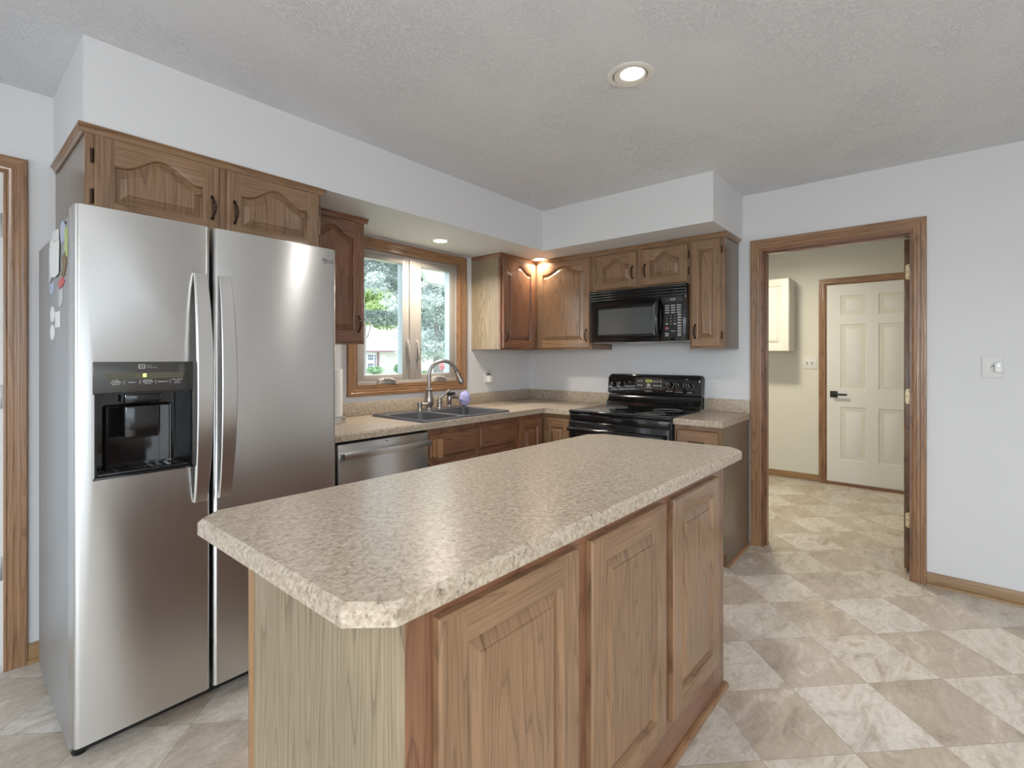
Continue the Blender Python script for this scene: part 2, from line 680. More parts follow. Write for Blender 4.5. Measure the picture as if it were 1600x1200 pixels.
def holed(x0, x1, z0, z1, holes):
    """split rectangle minus holes into rectangles"""
    xs = sorted({x0, x1, *[h[0] for h in holes], *[h[1] for h in holes]})
    out = []
    for i in range(len(xs) - 1):
        xa, xb = xs[i], xs[i + 1]
        if xb <= x0 or xa >= x1:
            continue
        zz = z0
        for h in sorted([h for h in holes if h[0] < xb and h[1] > xa], key=lambda h: h[2]):
            if h[2] > zz:
                out.append((xa, xb, zz, h[2]))
            zz = max(zz, h[3])
        if zz < z1:
            out.append((xa, xb, zz, z1))
    return out


FA = Frame((0, 0, 0), (1, 0, 0), (0, -1, 0))      # window wall, a = x, d = -y
FB = Frame((0, 0, 0), (0, -1, 0), (-1, 0, 0))     # range wall, a = -y, d = -x

# ================================================================ THE ROOM
XL, YF, HC, YL = -6.5, -5.5, 2.44, 0.03
b = MB()
b.box(XL - .12, 2.5, YF - .12, 0.15, -0.06, 0.0, 'vinyl_tile')
structure(b.build('floor', smooth=0))
b = MB()
b.box(XL - .12, 2.5, YF - .12, 0.45, HC, HC + 0.1, 'ceiling_texture')
structure(b.build('ceiling', smooth=0))

WIN = (-1.875, -0.912, 1.105, 2.060)               # window opening x0 x1 z0 z1
b = MB()
for r in holed(-3.0, 0.12, 0, HC, [WIN]):
    b.box(r[0], r[1], 0, 0.15, r[2], r[3], 'wall_paint')
for r in holed(XL - .12, -3.0, 0, HC, [(-4.44, -3.495, 0, 2.068)]):
    b.box(r[0], r[1], YL, 0.15, r[2], r[3], 'wall_paint')
structure(b.build('wall_back', smooth=0))
b = MB()
DY0, DY1, DZ = 2.032, 2.836, 2.048                 # doorway in wall B (a = -y)
for r in holed(0.0, -YF + .12, 0, HC, [(DY0, DY1, 0, DZ)]):
    b.fbox(FB, r[0], r[1], r[2], r[3], -0.12, 0, 'wall_paint')
structure(b.build('wall_right', smooth=0))
b = MB()
for r in holed(XL, 0.12, 0, HC, [(-6.2, -2.9, 0, 2.1)]):
    b.box(r[0], r[1], YF - .12, YF, r[2], r[3], 'wall_paint')
structure(b.build('wall_front', smooth=0))
b = MB()
for r in holed(-YL, -YF + .12, 0, HC, [(.9, 5.2, 0, 2.1)]):
    b.box(XL - .12, XL, -r[1], -r[0], r[2], r[3], 'wall_paint')
structure(b.build('wall_left', smooth=0))
# bulkhead over the cabinets
b = MB()
ZS, SD = 2.1325, 0.628
b.box(-3.342, 0, -SD, YL, ZS, HC, 'wall_paint')
b.box(-SD, 0, -1.912, -SD, ZS, HC, 'wall_paint')
structure(b.build('wall_soffit', smooth=0))
# laundry room
b = MB()
b.box(2.30, 2.42, -4.2, 0.0, 0, HC, 'laundry_warm_wall')
structure(b.build('wall_laundry_back', smooth=0))
b = MB()
b.box(0.12, 2.30, -0.5, -0.4, 0, HC, 'laundry_warm_wall')
structure(b.build('wall_laundry_left', smooth=0))
b = MB()
b.box(0.12, 2.30, -4.2, -4.1, 0, HC, 'laundry_warm_wall')
structure(b.build('wall_laundry_right', smooth=0))


def added_patio(name, F, a0, a1, z1):
    """unseen sliding glass door, added behind the camera to let in daylight"""
    r = struct_empty(name, F.p((a0 + a1) / 2, 0, 0))
    f = MB()
    for s in ((a0, a0 + .06, 0, z1), (a1 - .06, a1, 0, z1), (a0 + .061, a1 - .061, 0, .09), (a0 + .061, a1 - .061, z1 - .07, z1),
              ((a0 + a1) / 2 - .05, (a0 + a1) / 2 + .05, .091, z1 - .071)):
        f.fbox(F, *s, -0.09, -0.03, 'white_plastic', .004)
    f.build('frame', r)
    g = MB()
    g.fbox(F, a0 + .05, a1 - .05, .08, z1 - .06, -0.064, -0.058, 'window_glass')
    g.build('glass', r, smooth=0)


added_patio('door_4', Frame((0, YF, 0), (-1, 0, 0), (0, 1, 0)), 2.9, 6.2, 2.1)  # both doors are unseen, added as daylight sources
added_patio('door_5', Frame((XL, 0, 0), (0, 1, 0), (1, 0, 0)), -5.2, -.9, 2.1)


def casing(name, F, a0, a1, b0, b1, wd, axA, closed=False, d=0.0, thick=0.018, wood_set='trim_oak_'):
    """moulded casing round an opening; legs run to b0 when not closed"""
    prof = [(0.0, 0.0), (0.0, .55), (.10, .72), (.16, .60), (.30, .66), (.36, .80), (.46, .72), (.58, .78),
            (.64, .95), (.76, .90), (.86, 1.0), (.96, .97), (1.0, .80), (1.0, 0.0)]
    mb = MB()
    def st(s):
        if closed:
            return [(a0 - s, b0 - s), (a0 - s, b1 + s), (a1 + s, b1 + s), (a1 + s, b0 - s)]
        return [(a0 - s, b0), (a0 - s, b1 + s), (a1 + s, b1 + s), (a1 + s, b0)]
    rings = [[F.p(x, z, d + pd * thick) for (x, z) in st(ps * wd)] for ps, pd in prof]
    ns = 4
    for k in range(ns if closed else ns - 1):
        k2 = (k + 1) % ns
        mat = wood_set + ('Z' if k in (0, 2) else axA)
        for i in range(len(prof) - 1):
            mb.add([rings[i][k], rings[i + 1][k], rings[i + 1][k2], rings[i][k2]], [(0, 1, 2, 3)], mat)
    o = mb.build(name, smooth=25)
    structure(o)
    return o


# doorway to the laundry: casing, jamb
casing('trim_1', FB, DY0, DY1, 0.0, DZ, 0.066, 'Y')
b = MB()
b.fbox(FB, DY0 - .001, DY0 + .016, 0, DZ, -0.14, 0.008, 'frame_oak_Z')
b.fbox(FB, DY1 - .010, DY1 + .001, 0, DZ, -0.14, 0.008, 'frame_oak_Z')
b.fbox(FB, DY0 + .0165, DY1 - .0105, DZ - .016, DZ + .001, -0.14, 0.0079, 'frame_oak_Y')
b.fbox(FB, DY0 + .0165, DY0 + .028, 0, DZ - .0165, -0.07, -0.035, 'frame_oak_Z')
b.fbox(FB, DY0 + .0285, DY1 - .0105, DZ - .028, DZ - .0165, -0.0699, -0.0351, 'frame_oak_Y')
structure(b.build('trim_2'))
# base moulding
def base_moulding(name, F, a0, a1, d=0.0, ax='Y', h=.066, shoe=True):
    mb = MB()
    poly = [(0, 0), (.012, 0), (.012, h - .014), (.009, h - .008), (.007, h - .001), (.004, h), (0, h)]
    mb.prism(poly, a0, a1, 'base_oak_' + ax, lambda v: F.p(v[2], v[1] + .008, d + v[0]))
    if shoe:
        q = [(.0, 0), (.022, 0), (.021, .008), (.017, .013), (.012, .016), (0, .016)]
        mb.prism(q, a0, a1, 'base_oak_' + ax, lambda v: F.p(v[2], v[1], d + v[0]))
    return structure(mb.build(name))


base_moulding('baseboard_right', FB, DY1 + .067, -YF, ax='Y')
base_moulding('baseboard_back', Frame((0, YL, 0), (1, 0, 0), (0, -1, 0)), -3.425, -3.02, ax='X', h=.075)
FL = Frame((2.30, 0, 0), (0, -1, 0), (-1, 0, 0))
base_moulding('baseboard_laundry', FL, 0.5, 2.046, ax='Y', shoe=False)

# open oak door swung into the laundry, hinges on its edge
d1 = struct_empty('door_1', (0.135, -2.82, 0))
b = MB()
b.box(0.135, 0.915, -2.832, -2.797, 0.02, 2.022, 'oak_Z', .002)
dl = b.build('door_leaf', d1)
for z0 in (0.272, 1.022, 1.778):
    b = MB()
    FH = Frame((0.135, 0, 0), (0, -1, 0), (-1, 0, 0))
    poly = [(2.836, 0), (2.836, .09), (2.812, .09), (2.806, .084), (2.804, .076), (2.804, .014), (2.806, .006), (2.812, 0)]
    b.prism(poly, 0.0005, 0.003, 'brass', lambda v: FH.p(v[0], v[1] + z0, v[2]))
    b.tube([FH.p(2.8375, z0, .003), FH.p(2.8375, z0 + .09, .003)], .005, 'brass', 10)
    for (ya, zz) in ((2.820, .078), (2.811, .045), (2.820, .012)):
        b.lathe([(.0032, 0), (.0032, .0008)], 'bronze', 10, xf=lambda v: FH.p(ya + v[0], z0 + zz + v[1], .003 + v[2]))
    b.build('hinge', d1)

# white six panel door at the far side of the laundry
d2 = struct_empty('door_2', (2.28, -2.5, 0))
a0, a1 = 2.122, 2.884
b = MB()
pan = []
for (pa0, pa1) in ((a0 + .118, a0 + .332), (a1 - .332, a1 - .118)):
    pan += [(pa0, pa1, .262, .800), (pa0, pa1, .985, 1.640), (pa0, pa1, 1.735, 1.935)]
for r in holed(a0, a1, .03, 2.048, pan):
    b.fbox(FL, r[0], r[1], r[2], r[3], -.03, .006, 'white_paint')
for (p0, p1, q0, q1) in pan:
    prev = None
    for (ins, dd) in ((0, .006), (.006, -.001), (.018, -.004), (.03, -.004), (.055, .004)):
        ring = [FL.p(p0 + ins, q0 + ins, dd), FL.p(p1 - ins, q0 + ins, dd), FL.p(p1 - ins, q1 - ins, dd), FL.p(p0 + ins, q1 - ins, dd)]
        if prev:
            for k in range(4):
                b.add([prev[k], prev[(k + 1) % 4], ring[(k + 1) % 4], ring[k]], [(0, 1, 2, 3)], 'white_paint')
        prev = ring
    b.add(prev, [(0, 1, 2, 3)], 'white_paint')
b.build('door_leaf', d2)
b = MB()
b.fbox(FL, 2.150, 2.215, .895, .960, .006, .016, 'lever_black', .003)
b.tube([FL.p(2.182, .927, .016), FL.p(2.182, .927, .05)], .011, 'lever_black')
b.fbox(FL, 2.172, 2.300, .917, .937, .042, .058, 'lever_black', .004)
b.build('lever_handle', d2, label='black lever handle')
casing('trim_3', FL, 2.112, 2.894, 0, 2.056, .062, 'Y')
b = MB()
b.fbox(FL, 2.10, 2.121, 0, 2.056, -.02, .004, 'frame_oak_Z')
b.fbox(FL, 2.885, 2.90, 0, 2.056, -.02, .004, 'frame_oak_Z')
b.fbox(FL, 2.1215, 2.8845, 2.049, 2.06, -.02, .0038, 'frame_oak_Y')
b.fbox(FL, 2.1215, 2.8845, 0.0, 0.028, -.02, .02, 'frame_oak_Y')
structure(b.build('trim_4'))

# white exterior door at the far left of the window wall
FLW = Frame((0, YL, 0), (1, 0, 0), (0, -1, 0))
casing('trim_5', FLW, -4.44, -3.495, 0.0, 2.068, .072, 'X')
b = MB()
b.fbox(FLW, -3.512, -3.494, 0.0, 2.068, -.12, .004, 'white_plastic')
b.fbox(FLW, -4.44, -4.42, 0.0, 2.068, -.12, .004, 'white_plastic')
b.fbox(FLW, -4.4195, -3.5125, 2.05, 2.068, -.12, .0038, 'white_plastic')
b.fbox(FLW, -4.4195, -3.5125, 0.0, 0.03, -.12, .03, 'threshold', .004)
structure(b.build('trim_6'))
d3 = struct_empty('door_3', (-3.97, YL, 0))
b = MB()
b.fbox(FLW, -4.416, -3.516, .045, 2.046, -.05, -.006, 'door_white', .002)
b.build('door_leaf', d3)
b = MB()
b.fbox(FLW, -4.416, -3.518, .031, .046, -.05, .0, 'gasket')
b.build('door_sweep', d3, label='black rubber sweep')
for z0 in (.38, 1.09, 1.80):
    b = MB()
    b.fbox(FLW, -3.516, -3.496, z0, z0 + .10, -.001, .0045, 'hinge_nickel', .001)
    b.tube([FLW.p(-3.514, z0, .006), FLW.p(-3.514, z0 + .10, .006)], .006, 'hinge_nickel', 10)
    b.build('hinge', d3)

# ---------------------------------------------------------------- kitchen window
w1 = struct_empty('window_1', (-1.39, 0.05, 1.1))
FW = FA
x0, x1, z0, z1 = WIN
b = MB()
fd0, fd1 = -.11, -.028
for s in ((x0, x0 + .038, z0, z1), (x1 - .026, x1, z0, z1), (x0 + .0382, x1 - .0262, z0, z0 + .034), (x0 + .0382, x1 - .0262, z1 - .034, z1),
          (-1.400, -1.345, z0 + .0342, z1 - .0342)):
    b.fbox(FW, *s, fd0, fd1, 'vinyl_white', .002)
b.build('window_frame', w1)
for (s0, s1, hx) in ((-1.838, -1.402, -1.418), (-1.343, -0.938, -1.330)):
    b = MB()
    e0, e1 = z0 + .034, z1 - .034
    ws = .056
    rec = .052
    for s in ((s0, s0 + ws, e0, e1), (s1 - ws, s1, e0, e1), (s0 + ws, s1 - ws, e0, e0 + .042), (s0 + ws, s1 - ws, e1 - .034, e1)):
        b.fbox(FW, *s, -.095, -.036, 'vinyl_white', .002)
    sash = b.build('sash', w1)
    b = MB()
    b.fbox(FW, s0 + ws - .004, s1 - ws + .004, e0 + .034, e1 - .028, -.074, -.068, 'window_glass')
    b.build('glass_pane', sash, smooth=0)
    b = MB()
    b.fbox(FW, s1 - ws - .002, s1 - ws + .003, e0 + .04, e1 - .03, -.094, -.038, 'vinyl_bluish')
    b.build('sash_side_strip', sash)
    # lock lever on the meeting stile
    b = MB()
    b.fbox(FW, hx - .014, hx + .014, 1.285, 1.435, -.036, -.026, 'vinyl_white', .004)
    b.tube([FW.p(hx, 1.42, -.024), FW.p(hx, 1.36, -.012), FW.p(hx + .002, 1.31, -.010), FW.p(hx + .002, 1.285, -.016)],
           [.008, .009, .008, .006], 'vinyl_white', 8)
    b.build('lock_lever', w1)
    # crank operator on the sill
    cx = (s0 + s1) / 2 + .005
    b = MB()
    poly = [(-.075, 0), (.075, 0), (.060, .036), (.035, .046), (-.045, .046), (-.066, .034)]
    b.prism(poly, 0, .036, 'vinyl_white', lambda v: FW.p(cx + v[0], z0 + .008 + v[1], -.030 + v[2]), .008)
    b.tube([FW.p(cx - .03, z0 + .046, .004), FW.p(cx + .0, z0 + .050, .012), FW.p(cx + .035, z0 + .040, .014), FW.p(cx + .060, z0 + .030, .010)],
           [.010, .007, .007, .009], 'vinyl_white', 8)
    b.build('crank', w1)
b = MB()   # wooden jamb extension
for s in ((x0 - .004, x0 + .012, z0, z1), (x1 - .012, x1 + .004, z0, z1)):
    b.fbox(FW, *s, -.0278, .012, 'trim_oak_Z')
for s in ((x0 + .0125, x1 - .0125, z0 - .004, z0 + .012), (x0 + .0125, x1 - .0125, z1 - .012, z1 + .004)):
    b.fbox(FW, *s, -.0278, .0118, 'trim_oak_X')
b.build('jamb', w1)
casing('trim_7', FA, x0, x1, z0, z1, 0.062, 'X', closed=True)

# ================================================================ CABINETS
def offset_poly(p, e):
    n = len(p)
    out = []
    for i in range(n):
        a, c, q = Vector(p[i - 1]), Vector(p[i]), Vector(p[(i + 1) % n])
        e1, e2 = (c - a), (q - c)
        n1 = Vector((-e1.y, e1.x)).normalized()
        n2 = Vector((-e2.y, e2.x)).normalized()
        m = n1 + n2
        if m.length < 1e-6:
            m = n1
        m.normalize()
        k = e / max(.45, m.dot(n1))
        out.append((c.x + m.x * k, c.y + m.y * k))
    return out


def pull(parent, F, a, bb, d, horiz=False, L=.095):
    """twisted bird-cage pull in dark bronze"""
    mb = MB()
    def P(s, x, o):
        return F.p(a + s, bb + x, d + o) if horiz else F.p(a + x, bb + s, d + o)
    n = 14
    for k in range(4):
        pts = []
        for i in range(n + 1):
            q = i / n
            an = 2 * PI * (k / 4 + 1.1 * q)
            r = .0068 * math.sin(PI * q) ** .7 + .0012
            pts.append(P((q - .5) * L * .82, r * math.cos(an), .010 + .015 * math.sin(PI * q) + r * math.sin(an)))
        mb.tube(pts, .0019, 'bronze', 6)
    for s in (-1, 1):
        mb.tube([P(s * L * .47, 0, 0), P(s * L * .46, 0, .008), P(s * L * .40, 0, .013)], [.006, .0045, .004], 'bronze', 8)
        mb.tube([P(s * L * .53, 0, 0.001), P(s * L * .40, 0, .003)], [.005, .007], 'bronze', 8)
    return mb.build('handle', parent)


def hinge(parent, F, a, bb, d, side, L=.052):
    mb = MB()
    mb.fbox(F, a - .005, a + .005, bb - L / 2, bb + L / 2, d, d + .003, 'bronze', .001)
    mb.tube([F.p(a, bb - L * .36, d + .004), F.p(a, bb + L * .36, d + .004)], .0042, 'bronze', 8)
    mb.ball(F.p(a, bb - L * .42, d + .004), .0046, 'bronze', 8)
    mb.ball(F.p(a, bb + L * .42, d + .004), .0046, 'bronze', 8)
    return mb.build('hinge', parent)


def cab_door(parent, F, a0, a1, b0, b1, d0, oak='oak_', hx='X', arch=0.0, sw=.055, rw=.06, th=.02, handle=None, hinges=None, bottom_rail=None, name='door'):
    top = d0 + th
    oz, oh = oak + 'Z', oak + hx
    mb = MB()
    i0, i1 = a0 + sw, a1 - sw
    j0 = b0 + (bottom_rail or rw)
    rt = rw if not arch else rw * .62
    jt = b1 - rt
    js = jt - arch
    # opening outline, counter-clockwise
    outline = [(i0, j0), (i1, j0)]
    arc = []
    if arch:
        n = 22
        c, hw = (i0 + i1) / 2, (i1 - i0) / 2
        for k in range(n + 1):
            a = i1 - (i1 - i0) * k / n
            q = min(1.0, abs(a - c) / hw / .86)
            f = .5 * (1 + math.cos(PI * q))
            arc.append((a, js + arch * f))
    else:
        arc = [(i1, jt), (i0, jt)]
    outline += arc
    g = .005
    ra = [(a0 + g, b0 + g), (a1 - g, b0 + g), (a1 - g, b1 - g), (a0 + g, b1 - g)]
    rb = [(a0, b0), (a1, b0), (a1, b1), (a0, b1)]
    P = lambda p, d: F.p(p[0], p[1], d)
    for k in range(4):
        k2 = (k + 1) % 4
        m = oh if k in (0, 2) else oz
        mb.add([P(ra[k], top), P(rb[k], top - g), P(rb[k2], top - g), P(ra[k2], top)], [(0, 1, 2, 3)], m)
        mb.add([P(rb[k], top - g), P(rb[k], d0), P(rb[k2], d0), P(rb[k2], top - g)], [(0, 1, 2, 3)], m)
    # stiles and rails
    mb.add([P((a0 + g, b0 + g), top), P((i0, b0 + g), top), P((i0, b1 - g), top), P((a0 + g, b1 - g), top)], [(0, 1, 2, 3)], oz)
    mb.add([P((i1, b0 + g), top), P((a1 - g, b0 + g), top), P((a1 - g, b1 - g), top), P((i1, b1 - g), top)], [(0, 1, 2, 3)], oz)
    mb.add([P((i0, b0 + g), top), P((i1, b0 + g), top), P((i1, j0), top), P((i0, j0), top)], [(0, 1, 2, 3)], oh)
    for k in range(len(arc) - 1):
        p, q = arc[k], arc[k + 1]
        mb.add([P(p, top), P((p[0], b1 - g), top), P((q[0], b1 - g), top), P(q, top)], [(0, 1, 2, 3)], oh)
    # sticking: bead and groove
    rings = [(outline, top)]
    for (e, dd) in ((.003, -.0015), (.007, -.010), (.009, -.0135)):
        rings.append((offset_poly(outline, e), top + dd))
    n = len(outline)
    for r in range(len(rings) - 1):
        for k in range(n):
            k2 = (k + 1) % n
            m = oh if (k == 0 or (1 < k < n - 1)) else oz
            mb.add([P(rings[r][0][k], rings[r][1]), P(rings[r][0][k2], rings[r][1]), P(rings[r + 1][0][k2], rings[r + 1][1]), P(rings[r + 1][0][k], rings[r + 1][1])], [(0, 1, 2, 3)], m)
    door = mb.build(name, parent, smooth=28, face=F.N)
    # raised panel
    mb = MB()
    bw = min(.036, (i1 - i0) * .26)
    rings = []
    for (e, dd) in ((.0085, -.0138), (.013, -.0140), (.015, -.0125), (bw, -.0045), (bw + .002, -.0010)):
        rings.append((offset_poly(outline, e), top + dd))
    for r in range(len(rings) - 1):
        for k in range(n):
            k2 = (k + 1) % n
            mb.add([P(rings[r][0][k], rings[r][1]), P(rings[r][0][k2], rings[r][1]), P(rings[r + 1][0][k2], rings[r + 1][1]), P(rings[r + 1][0][k], rings[r + 1][1])], [(0, 1, 2, 3)], oz)
    mb.add([P(p, rings[-1][1]) for p in rings[-1][0]], [tuple(range(n))], oz)
    mb.build('raised_panel', door, smooth=25, face=F.N)
    if handle:
        side, hb = handle
        pull(door, F, (a0 + .028) if side == 'L' else (a1 - .028), hb, top)
    if hinges:
        ha = a0 - .006 if hinges == 'L' else a1 + .006
        for hb in (b0 + .075, b1 - .075):
            hinge(door, F, ha, hb, d0 + .0005, hinges)
    return door


def crown(parent, F, a0, a1, d, b1, oak, hx, depth=None, ends='', h=.028, out=.020):
    """small cove moulding along the top of a cabinet run"""
    mb = MB()
    prof = [(0, 0), (.005, 0), (.007, .25), (.012, .6), (out - .002, .78), (out, .8), (out, 1.0), (0, 1.0)]
    poly = [(x, b1 - h + y * h) for x, y in prof]
    e0 = out if 'L' in ends else 0
    e1 = out if 'R' in ends else 0
    mb.prism(poly, a0 - e0, a1 + e1, oak + hx, lambda v: F.p(v[2], v[1], d + v[0]))
    oth = 'Y' if hx == 'X' else 'X'
    if 'L' in ends:
        mb.prism(poly, depth, d, oak + oth, lambda v: F.p(a0 - v[0], v[1], v[2]))
    if 'R' in ends:
        mb.prism(poly, depth, d, oak + oth, lambda v: F.p(a1 + v[0], v[1], v[2]))
    return mb.build('crown_moulding', parent)


def face_frame(parent, F, rects_v, rects_h, d0, d1, oak, hx):
    mb = MB()
    for r in rects_v:
        mb.fbox(F, *r, d0, d1, oak + 'Z', .0008, 1)
    for r in rects_h:
        mb.fbox(F, *r, d0 + .0003, d1 - .0003, oak + hx, .0008, 1)
    return mb.build('face_frame', parent)


E = .0015   # hairline so neighbours do not share faces
ZT = 2.130  # top of the upper cabinets

# --- deep cabinet above the refrigerator
F = FA
c = thing('wall_cabinet', 'wide oak cabinet with two arched doors above the stainless refrigerator', 'cabinet', (-2.9, 0, 1.76))
b = MB(); b.fbox(F, -3.335, -2.452, 1.795, ZT - .004, -YL + .002, .596, 'veneer_dark_Z'); b.build('carcass', c, label='grey brown veneered side')
face_frame(c, F, [(-3.336, -3.285, 1.79, ZT), (-2.925, -2.862, 1.83, ZT - .03), (-2.500, -2.451, 1.79, ZT)],
           [(-3.285, -2.500, ZT - .040, ZT), (-3.285, -2.500, 1.79, 1.83)], .5965, .615, 'oak_', 'X')
cab_door(c, F, -3.311, -2.909, 1.805, 2.100, .6155, arch=.060, handle=('R', 1.922), hinges='L')
cab_door(c, F, -2.879, -2.468, 1.805, 2.100, .6155, arch=.060, handle=('L', 1.922), hinges='R')
crown(c, F, -3.336, -2.451, .6152, ZT + .001, 'oak_', 'X', -YL + .03, 'LR')

# --- single cabinet left of the window
c = thing('wall_cabinet', 'tall narrow oak cabinet between the refrigerator and the window', 'cabinet', (-2.23, 0, 1.38))
b = MB(); b.fbox(F, -2.446, -2.018, 1.384, ZT - .004, .001, .304, 'frame_oak_Z'); b.build('carcass', c)
face_frame(c, F, [(-2.446, -2.40, 1.382, ZT), (-2.062, -2.017, 1.382, ZT)], [(-2.40, -2.062, ZT - .045, ZT), (-2.40, -2.062, 1.382, 1.415)], .3045, .324, 'frame_oak_', 'X')
cab_door(c, F, -2.425, -2.040, 1.398, 2.098, .3245, oak='frame_oak_', arch=.055, handle=('R', 1.500), hinges='L')
crown(c, F, -2.446, -2.017, .3242, ZT + .001, 'frame_oak_', 'X', .02, 'R')

# --- corner cabinet, one unit with a door on each wall
c = thing('corner_wall_cabinet', 'oak corner cabinet with two arched doors right of the window', 'cabinet', (-.3, -.3, 1.37))
b = MB()
poly = [(-.784, -.001), (-.784, -.304), (-.304, -.304), (-.304, -.8798), (-.001, -.8798), (-.001, -.001)]
b.prism(poly, 1.370, ZT - .004, 'veneer_Z', lambda v: Vector((v[0], v[1], v[2])))
b.build('carcass', c, label='pale greenish oak veneer side')
b = MB(); b.fbox(FB, .8803, .8838, 1.3705, ZT - .004, .002, .304, 'oakB_Z'); b.build('side_panel', c)
mb = MB()
for r in ((-.785, -.745, 1.366, ZT), (-.365, -.324, 1.366, ZT)):
    mb.fbox(FA, *r, .3045, .324, 'frame_oak_Z')
for r in ((-.745, -.365, ZT - .045, ZT), (-.745, -.365, 1.366, 1.40)):
    mb.fbox(FA, *r, .3048, .3237, 'frame_oak_X')
for r in ((.3245, .362, 1.366, ZT), (.850, .884, 1.366, ZT)):
    mb.fbox(FB, *r, .3045, .324, 'oakB_Z')
for r in ((.362, .850, ZT - .045, ZT), (.362, .850, 1.366, 1.40)):
    mb.fbox(FB, *r, .3048, .3237, 'oakB_Y')
mb.build('face_frame', c)
cab_door(c, FA, -.770, -.352, 1.380, 2.098, .3245, oak='frame_oak_', arch=.055, handle=('L', 1.480))
cab_door(c, FB, .352, .872, 1.380, 2.098, .3245, oak='oakB_', hx='Y', arch=.060, handle=('R', 1.480))
mb = MB()
h_, out = .028, .020
prof = [(0, 0), (.005, 0), (.007, .25), (.012, .6), (out - .002, .78), (out, .8), (out, 1.0), (0, 1.0)]
poly = [(x, ZT + .001 - h_ + y * h_) for x, y in prof]
mb.prism(poly, -.805, -.324, 'frame_oak_X', lambda v: FA.p(v[2], v[1], .3242 + v[0]))
mb.prism(poly, .324, .884, 'oak_Y', lambda v: FB.p(v[2], v[1], .3242 + v[0]))
mb.prism(poly, .02, .324, 'frame_oak_Y', lambda v: FA.p(-.785 - v[0], v[1], v[2]))
mb.build('crown_moulding', c)

# --- short cabinet above the microwave
F = FB
c = thing('wall_cabinet', 'short oak cabinet with two small arched doors above the black microwave', 'cabinet', (-.2, -1.27, 1.82))
b = MB(); b.fbox(F, .8862, 1.6545, 1.816, ZT - .004, .001, .304, 'oakB_Z'); b.build('carcass', c)
face_frame(c, F, [(.8862, .935, 1.814, ZT), (1.262, 1.318, 1.845, ZT - .03), (1.640, 1.6545, 1.814, ZT)],
           [(.935, 1.640, ZT - .045, ZT), (.935, 1.640, 1.814, 1.845)], .3045, .324, 'oakB_', 'Y')
cab_door(c, F, .930, 1.268, 1.826, 2.090, .3245, oak='oakB_', hx='Y', arch=.055, rw=.05, handle=('R', 1.935), hinges='L')
cab_door(c, F, 1.312, 1.646, 1.826, 2.090, .3245, oak='oakB_', hx='Y', arch=.055, rw=.05, handle=('L', 1.935), hinges='R')
crown(c, F, .8862, 1.6545, .3242, ZT + .001, 'oakB_', 'Y')

# --- slim cabinet right of the microwave
c = thing('wall_cabinet', 'slim oak cabinet with one straight panel door right of the microwave', 'cabinet', (-.2, -1.77, 1.36))
b = MB(); b.fbox(F, 1.6575, 1.886, 1.364, ZT - .004, .001, .304, 'veneer_dark_Z'); b.build('carcass', c, label='grey brown side with shade in its colour')  # side panel's shade is put into the dark veneer tone
face_frame(c, F, [(1.6575, 1.690, 1.362, ZT), (1.862, 1.888, 1.362, ZT)], [(1.690, 1.862, ZT - .045, ZT), (1.690, 1.862, 1.362, 1.395)], .3045, .324, 'oakB_', 'Y')
cab_door(c, F, 1.674, 1.866, 1.376, 2.096, .3245, oak='oakB_', hx='Y', sw=.045, rw=.06, handle=('L', 1.480), hinges='R')
crown(c, F, 1.6575, 1.888, .3242, ZT + .001, 'oakB_', 'Y', .02, 'R')

# --- base cabinets
def drawer_front(parent, F, a0, a1, b0, b1, d0, oak, hx, name='drawer_front', handle=False):
    mb = MB()
    poly_g = .009
    top = d0 + .02
    P = lambda a, bb, d: F.p(a, bb, d)
    r0 = [(a0, b0), (a1, b0), (a1, b1), (a0, b1)]
    r1 = [(a0 + .002, b0 + .002), (a1 - .002, b0 + .002), (a1 - .002, b1 - .002), (a0 + .002, b1 - .002)]
    r2 = [(a0 + poly_g, b0 + poly_g), (a1 - poly_g, b0 + poly_g), (a1 - poly_g, b1 - poly_g), (a0 + poly_g, b1 - poly_g)]
    rings = [(r0, d0), (r0, top - .010), (r1, top - .006), (r2, top)]
    for i in range(3):
        for k in range(4):
            k2 = (k + 1) % 4
            mb.add([P(*rings[i][0][k], rings[i][1]), P(*rings[i][0][k2], rings[i][1]), P(*rings[i + 1][0][k2], rings[i + 1][1]), P(*rings[i + 1][0][k], rings[i + 1][1])], [(0, 1, 2, 3)], oak + hx)
    mb.add([P(*p, top) for p in r2], [(0, 1, 2, 3)], oak + hx)
    o = mb.build(name, parent, face=F.N)
    if handle:
        pull(o, F, (a0 + a1) / 2, (b0 + b1) / 2, top, horiz=True)
    return o


F = FA
c = thing('sink_base_cabinet', 'reddish oak sink base cabinet with plain drawer fronts right of the dishwasher', 'cabinet', (-1.35, -.3, 0))
b = MB()
b.fbox(F, -1.764, -.936, .10, .700, .001, .589, 'frame_oak_Z')
b.fbox(F, -1.764, -.936, 0, .10, .001, .54, 'frame_oak_X')
b.fbox(F, -1.764, -.936, .700, .873, .570, .589, 'frame_oak_X')
b.build('carcass', c)
face_frame(c, F, [(-1.764, -1.742, .10, .874), (-1.378, -1.316, .10, .83), (-.962, -.936, .10, .874)],
           [(-1.742, -.962, .828, .874), (-1.742, -.962, .640, .698), (-1.742, -.962, .10, .135)], .5895, .609, 'frame_oak_', 'X')
fd = drawer_front(c, F, -1.758, -1.372, .694, .836, .6095, 'frame_oak_', 'X')
b = MB()
b.fbox(F, -1.742, -1.690, .700, .806, .6297, .634, 'pull_wood', .001)
b.fbox(F, -1.724, -1.688, .698, .810, .634, .664, 'pull_wood', .003)
b.build('block_pull', fd, label='pale wooden block pull')
drawer_front(c, F, -1.326, -.966, .694, .836, .6095, 'frame_oak_', 'X')
cab_door(c, F, -1.758, -1.372, .13, .660, .6095, oak='frame_oak_')
